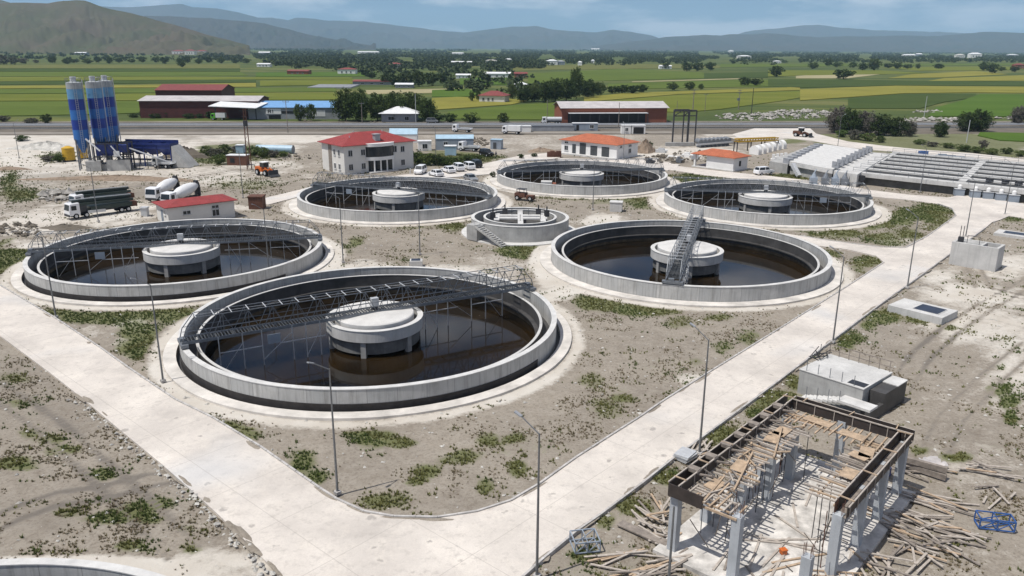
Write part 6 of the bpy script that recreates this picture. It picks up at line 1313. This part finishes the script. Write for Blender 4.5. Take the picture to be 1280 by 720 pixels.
row('weed_bush', '%s of the green weed bushes around the lattice pylon', [(258, 194, 180, 18), (270, 197, 181, 18), (281, 192, 178, 18), (292, 190, 180, 16), (318, 194, 179, 20), (330, 196, 182, 18), (342, 196, 185, 16), (354, 196, 187, 14), (275, 205, 190, 18)], ('leaf_l', 'leaf_g', 'leaf_l'), 'weed bushes around the lattice pylon', cat='bush')
row('scrap_bush', '%s of the bushes behind the parked cars', [(522, 204, 184, 20), (534, 206, 186, 22), (546, 206, 190, 20), (558, 206, 193, 22), (572, 204, 193, 20), (584, 202, 192, 18), (597, 200, 191, 16)], ('leaf', 'leaf_l', 'leaf_d'), 'bushes behind the parked cars', cat='bush')
row('yard_bush', '%s of the low bushes in the dusty yard at the far left', [(60, 201, 193, 18), (74, 202, 191, 16), (5, 152, 142, 16), (40, 155, 146, 20), (58, 154, 140, 14), (28, 176, 168, 20)], ('leaf_g', 'leaf'), 'low bushes in the dusty yard', cat='bush')
row('dark_shrub', '%s of the small dark shrubs left of the farthest tank', [(651, 198, 191, 9), (668, 196, 191, 10), (616, 222, 212, 8), (812, 186, 174, 8)], 'leaf_d', 'small dark shrubs by the farthest tank', cat='bush')
# distant woodland as one mass
rs = np.random.RandomState(9); PT = []
for (x0, x1, y0, y1, n) in [(-60, 1340, 61.5, 67, 7000), (240, 1340, 64, 73, 5200), (300, 1340, 70, 78, 1900), (330, 680, 70, 86, 1500), (420, 640, 84, 96, 130), (560, 680, 96, 118, 40), (60, 330, 68, 76, 240), (640, 900, 72, 80, 340), (-60, 80, 66, 74, 150), (680, 1000, 76, 82, 90), (960, 1340, 74, 79, 160), (640, 1340, 65, 74, 2600)]:
    xs = rs.uniform(x0, x1, n); ys_ = y0 + (y1 - y0) * rs.uniform(0, 1, n); keep = vnoise(xs, ys_ * 6, 22, 3) > .30; PT += list(zip(xs[keep], ys_[keep]))
V = []; 
for x, y in PT:
    g = G(x, y); h = rs.uniform(5, 11); h *= .85 * (1.7 if y < 64 else 1); w = h * rs.uniform(1.0, 2.1); k = 12 if y < 70 else 34
    q = rs.normal(size=(k, 3)); q /= np.linalg.norm(q, axis=1)[:, None]; q *= rs.uniform(.35, 1, (k, 1)); c_ = np.array([g[0], g[1], h * .42]) + q * np.array([w * .5, w * .5, h * .46])
    a = rs.normal(size=(k, 3)); a /= np.linalg.norm(a, axis=1)[:, None]; b_ = np.cross(a, rs.normal(size=(k, 3))); b_ /= np.linalg.norm(b_, axis=1)[:, None]; s_ = h * (.32 if k == 12 else .19)
    V.append(np.stack([c_ - a * s_, c_ + b_ * s_, c_ + a * s_, c_ - b_ * s_], 1).reshape(-1, 3))
V = np.vstack(V); me = bpy.data.meshes.new('distant_woodland'); me.from_pydata(V.tolist(), [], [tuple(range(i * 4, i * 4 + 4)) for i in range(len(V) // 4)]); me.materials.append(M['leaf_far'])
o = bpy.data.objects.new('distant_woodland', me); C.objects.link(o); o['kind'] = 'stuff'

# ------------------------------------------------------------------ distant houses
def house(label, p, wpx, hpx, roof, wallm, group='distant houses on the plain', D=None, rh=None, rz=0, shed=False):
    s_ = SC(*p); L = wpx / s_; h = max(2.6, hpx / s_ * .8)
    building('distant_shed' if shed else 'distant_house', label, 'shed' if shed else 'house', G(p[0] - wpx / 2, p[1]), R(rz), L, D or min(L * .7, 24), h, M[wallm], 'gable' if shed else 'hip', M[roof], (rh or h * .35), .5, () if wpx < 9 else [('f', L * f, h * .25, L * .08, h * .35) for f in (.25, .5, .75)], group)
for a in [('low red roofed shed left of centre beyond the green field', (372, 93, ), 26, 5, 'dred_roof', 'brick'), ('white house with red roof in the village left of centre', (433, 92.5), 22, 7, 'dred_roof', 'white'),
          ('long red roofed shed in front of the dark village trees', (465, 106), 48, 5, 'dred_roof', 'greywall'), ('low white roofed shed right of the long red roofed one', (505, 110), 22, 4, 'whiteroof', 'greywall'),
          ('small pale house with grey roof in the tree belt', (493, 85), 16, 6, 'dred_roof', 'white'), ('white shed in the belt above the red roofed cottage', (579, 98), 18, 5, 'whiteroof', 'white'),
          ('long white roofed barn above the red roofed cottage', (621, 97), 34, 6, 'whiteroof', 'white'), ('red roofed shed right of the long white barn', (651, 97), 16, 6, 'dred_roof', 'brick'),
          ('small two storey white house left of the dark grove', (651, 113), 16, 9, 'whiteroof', 'white'), ('white two storey house in the plain right of centre', (690, 81), 14, 6, 'whiteroof', 'white'), ('purple grey block beside the white two storey house', (701, 81), 10, 5, 'greywall', 'bluewall'),
          ('tiny white house among the trees right of centre', (725, 82), 5, 5, 'whiteroof', 'white'), ('tiny white house with dark trees on both sides', (741, 79), 4, 4, 'whiteroof', 'white'), ('white shed beside the dark clump in the centre fields', (832, 86), 15, 4, 'whiteroof', 'white'),
          ('large white roofed works building at the foot of the left hill', (187, 66), 38, 4, 'whiteroof', 'greywall'), ('red roofed block right of the large works building', (222, 68), 14, 5, 'dred_roof', 'cream'), ('second red roofed block at the foot of the left hill', (237, 68.5), 12, 6, 'dred_roof', 'cream'),
          ('third red roofed block at the foot of the left hill', (251, 68), 12, 5, 'dred_roof', 'cream'), ('pale roofed shed by the left tree row', (124, 66), 10, 3, 'whiteroof', 'white'), ('long pale shed half hidden by the left tree row', (100, 68.5), 14, 3, 'whiteroof', 'greywall'), ('low pale shed at the far left village', (12, 64), 12, 3, 'whiteroof', 'white'), ('pale shed beside the red patch of the far left village', (80, 65), 12, 2.5, 'whiteroof', 'white'),
          ('white shed in the tree belt left of centre', (330, 69), 14, 4, 'whiteroof', 'greywall'), ('white shed by the left end of the tree belt', (329, 83.5), 16, 4, 'whiteroof', 'white'), ('pair of long white halls far beyond the tree belt', (415, 61), 26, 2.2, 'whiteroof', 'white'), ('long white roofed hall in the belt left of centre', (460, 67.5), 26, 3, 'whiteroof', 'white'), ('white roofed shed deep in the central belt', (572, 69), 14, 3, 'whiteroof', 'white'), ('flat grey roofed hall in the central belt', (577, 81), 26, 4, 'whiteroof', 'greywall'),
          ('cream roofed house in the central belt', (614, 79), 14, 4, 'stone', 'cream'), ('small white house at the right of the central belt', (635, 77.5), 10, 4, 'whiteroof', 'white'), ('white hall on the horizon right of centre', (744, 63), 10, 2.4, 'whiteroof', 'white'), ('white house in the belt at the right', (914, 66), 6, 3, 'whiteroof', 'white'), ('pale houses row in the belt at the right', (931, 73.5), 16, 4, 'whiteroof', 'cream'), ('small white house behind the left tree of the wheat', (972, 79), 9, 3, 'whiteroof', 'white'),
          ('long white hall in the right hand belt', (1137, 71.5), 14, 3.4, 'whiteroof', 'white'), ('white roofed house beside the long hall at the right', (1149, 70.5), 7, 3.4, 'whiteroof', 'bluewall'), ('white hall near the horizon at the right', (1178, 65), 12, 3.5, 'whiteroof', 'white'), ('large white block near the right edge', (1220, 72.5), 14, 6, 'whiteroof', 'white'), ('cream block left of the large white one near the right edge', (1201, 73), 10, 5, 'stone', 'cream'), ('low white roof at the right edge belt', (1267, 71), 12, 3, 'whiteroof', 'greywall'),
          ('reddish plot house at the right edge of the picture', (1275, 86), 12, 6, 'dred_roof', 'brick')]:
    house(*a, shed='shed' in a[0] or 'hall' in a[0] or 'barn' in a[0])
g = G(415, 110.5); b = MB(); 
for k in range(7): b.bx(-16, 16, k * 7, k * 7 + 5, 0, .9)
tag(b.build('vineyard_trellis', M['greywall'], None, (g[0] - 2, g[1], 0), .05), 'grey trellis rows of a plot beside the long red roofed shed', 'trellis')

# ------------------------------------------------------------------ rubble, grass and weeds (uncountable)
def scatter_rocks(name, pts, smin, smax, m, seed=1):
    rs = np.random.RandomState(seed); V = []; Fc = []; base = np.array([(1, 0, 0), (-1, 0, 0), (0, 1, 0), (0, -1, 0), (0, 0, 1), (0, 0, -1)], float)
    tri = [(0, 2, 4), (2, 1, 4), (1, 3, 4), (3, 0, 4), (2, 0, 5), (1, 2, 5), (3, 1, 5), (0, 3, 5)]; n = 0
    for x, y, z in pts:
        s = smin + (smax - smin) * rs.uniform() ** 3; v = base * rs.uniform(.5, 1.2, (6, 3)) * s + rs.uniform(-.2, .2, (6, 3)) * s; v[:, 2] *= .6; a = rs.uniform(0, 6.3); c, d = math.cos(a), math.sin(a)
        v = np.column_stack([v[:, 0] * c - v[:, 1] * d + x, v[:, 0] * d + v[:, 1] * c + y, v[:, 2] + z + s * .15]); V.append(v); Fc += [tuple(i + n for i in f) for f in tri]; n += 6
    me = bpy.data.meshes.new(name); me.from_pydata(np.vstack(V).tolist(), [], Fc); me.materials.append(m); o = bpy.data.objects.new(name, me); C.objects.link(o); o['kind'] = 'stuff'; return o
rs = np.random.RandomState(5)
def px_pts(n, cx, cy, rx, ry, hz=0):
    out = []
    for i in range(n):
        a = rs.uniform(0, 6.283); r = math.sqrt(rs.uniform()); g = G(cx + rx * r * math.cos(a), cy + ry * r * math.sin(a)); out.append((g[0], g[1], hz * rs.uniform() * (1 - r)))
    return out
scatter_rocks('white_rubble', px_pts(420, 1000, 143, 45, 6, 1.2) + px_pts(260, 935, 146, 40, 5, 1.0) + px_pts(180, 1170, 150, 46, 2.2, .8) + px_pts(60, 1270, 148, 30, 2, .8) + px_pts(90, 70, 245, 22, 8, .8) + px_pts(40, 1160, 140, 20, 1.5, .4), .3, 1.5, M['rubble'], 2)
scatter_rocks('yard_debris', px_pts(220, 585, 178, 26, 7, .8) + px_pts(120, 860, 196, 34, 8, .6) + px_pts(90, 20, 288, 30, 8, .4) + px_pts(60, 345, 196, 60, 3, .3) + px_pts(120, 830, 200, 26, 6, .7) + px_pts(80, 470, 152, 100, 2, .8), .2, 1.0, M['gravel'], 3)
# soil spilled on the road edges
SP = MB(); rs2 = random.Random(12); r_ = PX['road']
for seg, n in (((1, 21), 26), ((56, 71), 26), ((76, 83), 16), ((29, 34), 4)):
    for i in range(n):
        k = rs2.randrange(seg[0], seg[1]); f = rs2.random(); a = Vector(G(*r_[k])); b_ = Vector(G(*r_[k + 1])); d = (b_ - a).normalized(); nr = Vector((d.y, -d.x)); c_ = a.lerp(b_, f) + nr * rs2.uniform(-.3, .3); m_ = 14; le, wi = rs2.uniform(.3, 1.7), rs2.uniform(.06, .26)
        ring = [c_ + d * math.cos(t_ * 6.283 / m_) * le * rs2.uniform(.85, 1.15) + nr * math.sin(t_ * 6.283 / m_) * wi * rs2.uniform(.7, 1.3) for t_ in range(m_)]
        o_ = len(SP.v); SP.v += [(q.x, q.y, .064) for q in ring] + [(c_.x, c_.y, .064 + rs2.uniform(.01, .06))]; SP.f += [(o_ + t_, o_ + (t_ + 1) % m_, o_ + m_) for t_ in range(m_)]
SP.build('spilled_soil', M['ground'], kind='stuff')
# small stones along road edges and over the soil
pts = []
r_ = PX['road']
for seg, n in (((78, 83), 340), ((76, 78), 120), ((57, 70), 300), ((12, 21), 160), ((1, 8), 60)):
    for i in range(n):
        k = rs.randint(seg[0], seg[1]); f = rs.uniform(); a = G(*r_[k]); b_ = G(*r_[k + 1]); x = a[0] + (b_[0] - a[0]) * f + rs.normal() * .45; y = a[1] + (b_[1] - a[1]) * f + rs.normal() * .45
        pts.append((x, y, float(gz(x, y))))
n = 0
xs = rs.uniform(-75, 95, 9000); ys_ = rs.uniform(38, 150, 9000); zz = gz(xs, ys_); bad = np.zeros(9000, bool)
for poly in RW.values(): bad |= pip(poly, xs, ys_)
bad |= zz < -1
for i in np.nonzero(~bad)[0][:5200]: pts.append((xs[i], ys_[i], zz[i]))
pts2 = [p for p in pts if not pip(RW['road'], np.array([p[0]]), np.array([p[1]]))[0]]
scatter_rocks('loose_stones', pts2, .03, .24, M['stone'], 4)
ep = []
for i in range(170):
    k = rs.randint(75, 83); f = rs.uniform(); a = G(*r_[k]); b_ = G(*r_[k + 1]); ep.append((a[0] + (b_[0] - a[0]) * f - abs(rs.normal()) * .5, a[1] + (b_[1] - a[1]) * f - rs.uniform(0, .4), 0.0))
scatter_rocks('edge_rubble', ep, .06, .3, M['stone'], 6)
def tufts(name, X, Y, H, m, blades=11, wide=.03, lean=.55, seed=0):
    rs = np.random.RandomState(seed); n = len(X); Z = gz(X, Y) - .02
    B = blades; x = np.repeat(X, B); y = np.repeat(Y, B); z = np.repeat(Z, B); h = np.repeat(H, B) * rs.uniform(.5, 1.1, n * B)
    a = rs.uniform(0, 6.283, n * B); r = rs.uniform(0, .5, n * B) * h; bx_ = x + np.cos(a) * r * .8; by_ = y + np.sin(a) * r * .8; tx = bx_ + np.cos(a) * h * lean * rs.uniform(.1, 1, n * B); ty = by_ + np.sin(a) * h * lean * rs.uniform(.1, 1, n * B)
    w = h * wide * rs.uniform(.8, 2.2, n * B) + .012; p = a + math.pi / 2 + rs.uniform(-.8, .8, n * B); dx, dy = np.cos(p) * w, np.sin(p) * w
    V = np.stack([np.stack([bx_ - dx, by_ - dy, z], 1), np.stack([bx_ + dx, by_ + dy, z], 1), np.stack([tx, ty, z + h], 1)], 1).reshape(-1, 3).astype(np.float32)
    N_ = n * B; me = bpy.data.meshes.new(name); me.vertices.add(3 * N_); me.vertices.foreach_set('co', V.ravel()); me.loops.add(3 * N_); me.loops.foreach_set('vertex_index', np.arange(3 * N_, dtype=np.int32))
    me.polygons.add(N_); me.polygons.foreach_set('loop_start', np.arange(0, 3 * N_, 3, dtype=np.int32)); me.polygons.foreach_set('loop_total', np.full(N_, 3, np.int32)); me.update(); me.materials.append(m)
    o = bpy.data.objects.new(name, me); C.objects.link(o); o['kind'] = 'stuff'; return o
NT = 560000
rr = rs.uniform(0, 1, NT); Yc = 36 + (235 - 36) * rr ** 1.5; Xc = rs.uniform(-.78, .78, NT) * (Yc + 6)
veg, dust, dark, far = attrs(Xc, Yc); bad = gz(Xc, Yc) < -1
for poly in RW.values(): bad |= pip(poly, Xc, Yc)
uu = (Xc - UO[0]) * math.cos(UA) + (Yc - UO[1]) * math.sin(UA); vv = (Xc - UO[0]) * math.sin(UA) - (Yc - UO[1]) * math.cos(UA); bad |= (uu > -.8) & (uu < 17.7) & (vv > -.8) & (vv < 9.7)
for (tx, ty, a, b_) in TANKS + [(T7[0], T7[1], 0, 0)]: bad |= np.hypot(Xc - tx, Yc - ty) < 22.3
bad |= np.hypot(Xc - SPL[0], Yc - SPL[1]) < 10.2
fine = fbm(Xc, Yc, 1.4, 61, 3)
prob = np.clip((veg + (fine - .5) * 1.5 - .22) * 1.25, 0, 1) * np.clip(Yc / 70, .4, 1)
clump = np.clip((fbm(Xc, Yc, 3.2, 71, 4) - .53) * 5, 0, 1) * np.clip(1 - dust * .8, 0, 1) * (Yc < 200) * .45
rn = rs.uniform(0, 1, NT); ok = (~bad) & (rn < prob); ok2 = (~bad) & (~ok) & (rs.uniform(0, 1, NT) < clump)
Hh = (.10 + .17 * rs.uniform(0, 1, NT)) * (1 + np.clip(Yc - 90, 0, 100) / 160)
dry = fbm(Xc, Yc, 6, 81, 3) > .48
tufts('grass', Xc[ok & ~dry], Yc[ok & ~dry], Hh[ok & ~dry], M['grass'], 9, .12, .6, 1)
tufts('mixed_grass', Xc[ok & dry], Yc[ok & dry], Hh[ok & dry], M['grass_dry'] if 'grass_dry' in M else M['weed'], 9, .11, .6, 2)
mixw = rs.uniform(0, 1, NT) < .5
tufts('weeds', Xc[ok2 & mixw], Yc[ok2 & mixw], Hh[ok2 & mixw] * .75, M['weed'], 10, .08, .8, 3)
tufts('sparse_grass', Xc[ok2 & ~mixw], Yc[ok2 & ~mixw], Hh[ok2 & ~mixw] * .8, M['grass_d'], 10, .08, .8, 4)
print('tufts', ok.sum(), ok2.sum(), 'trees', TREEN[0], 'belt', len(PT))
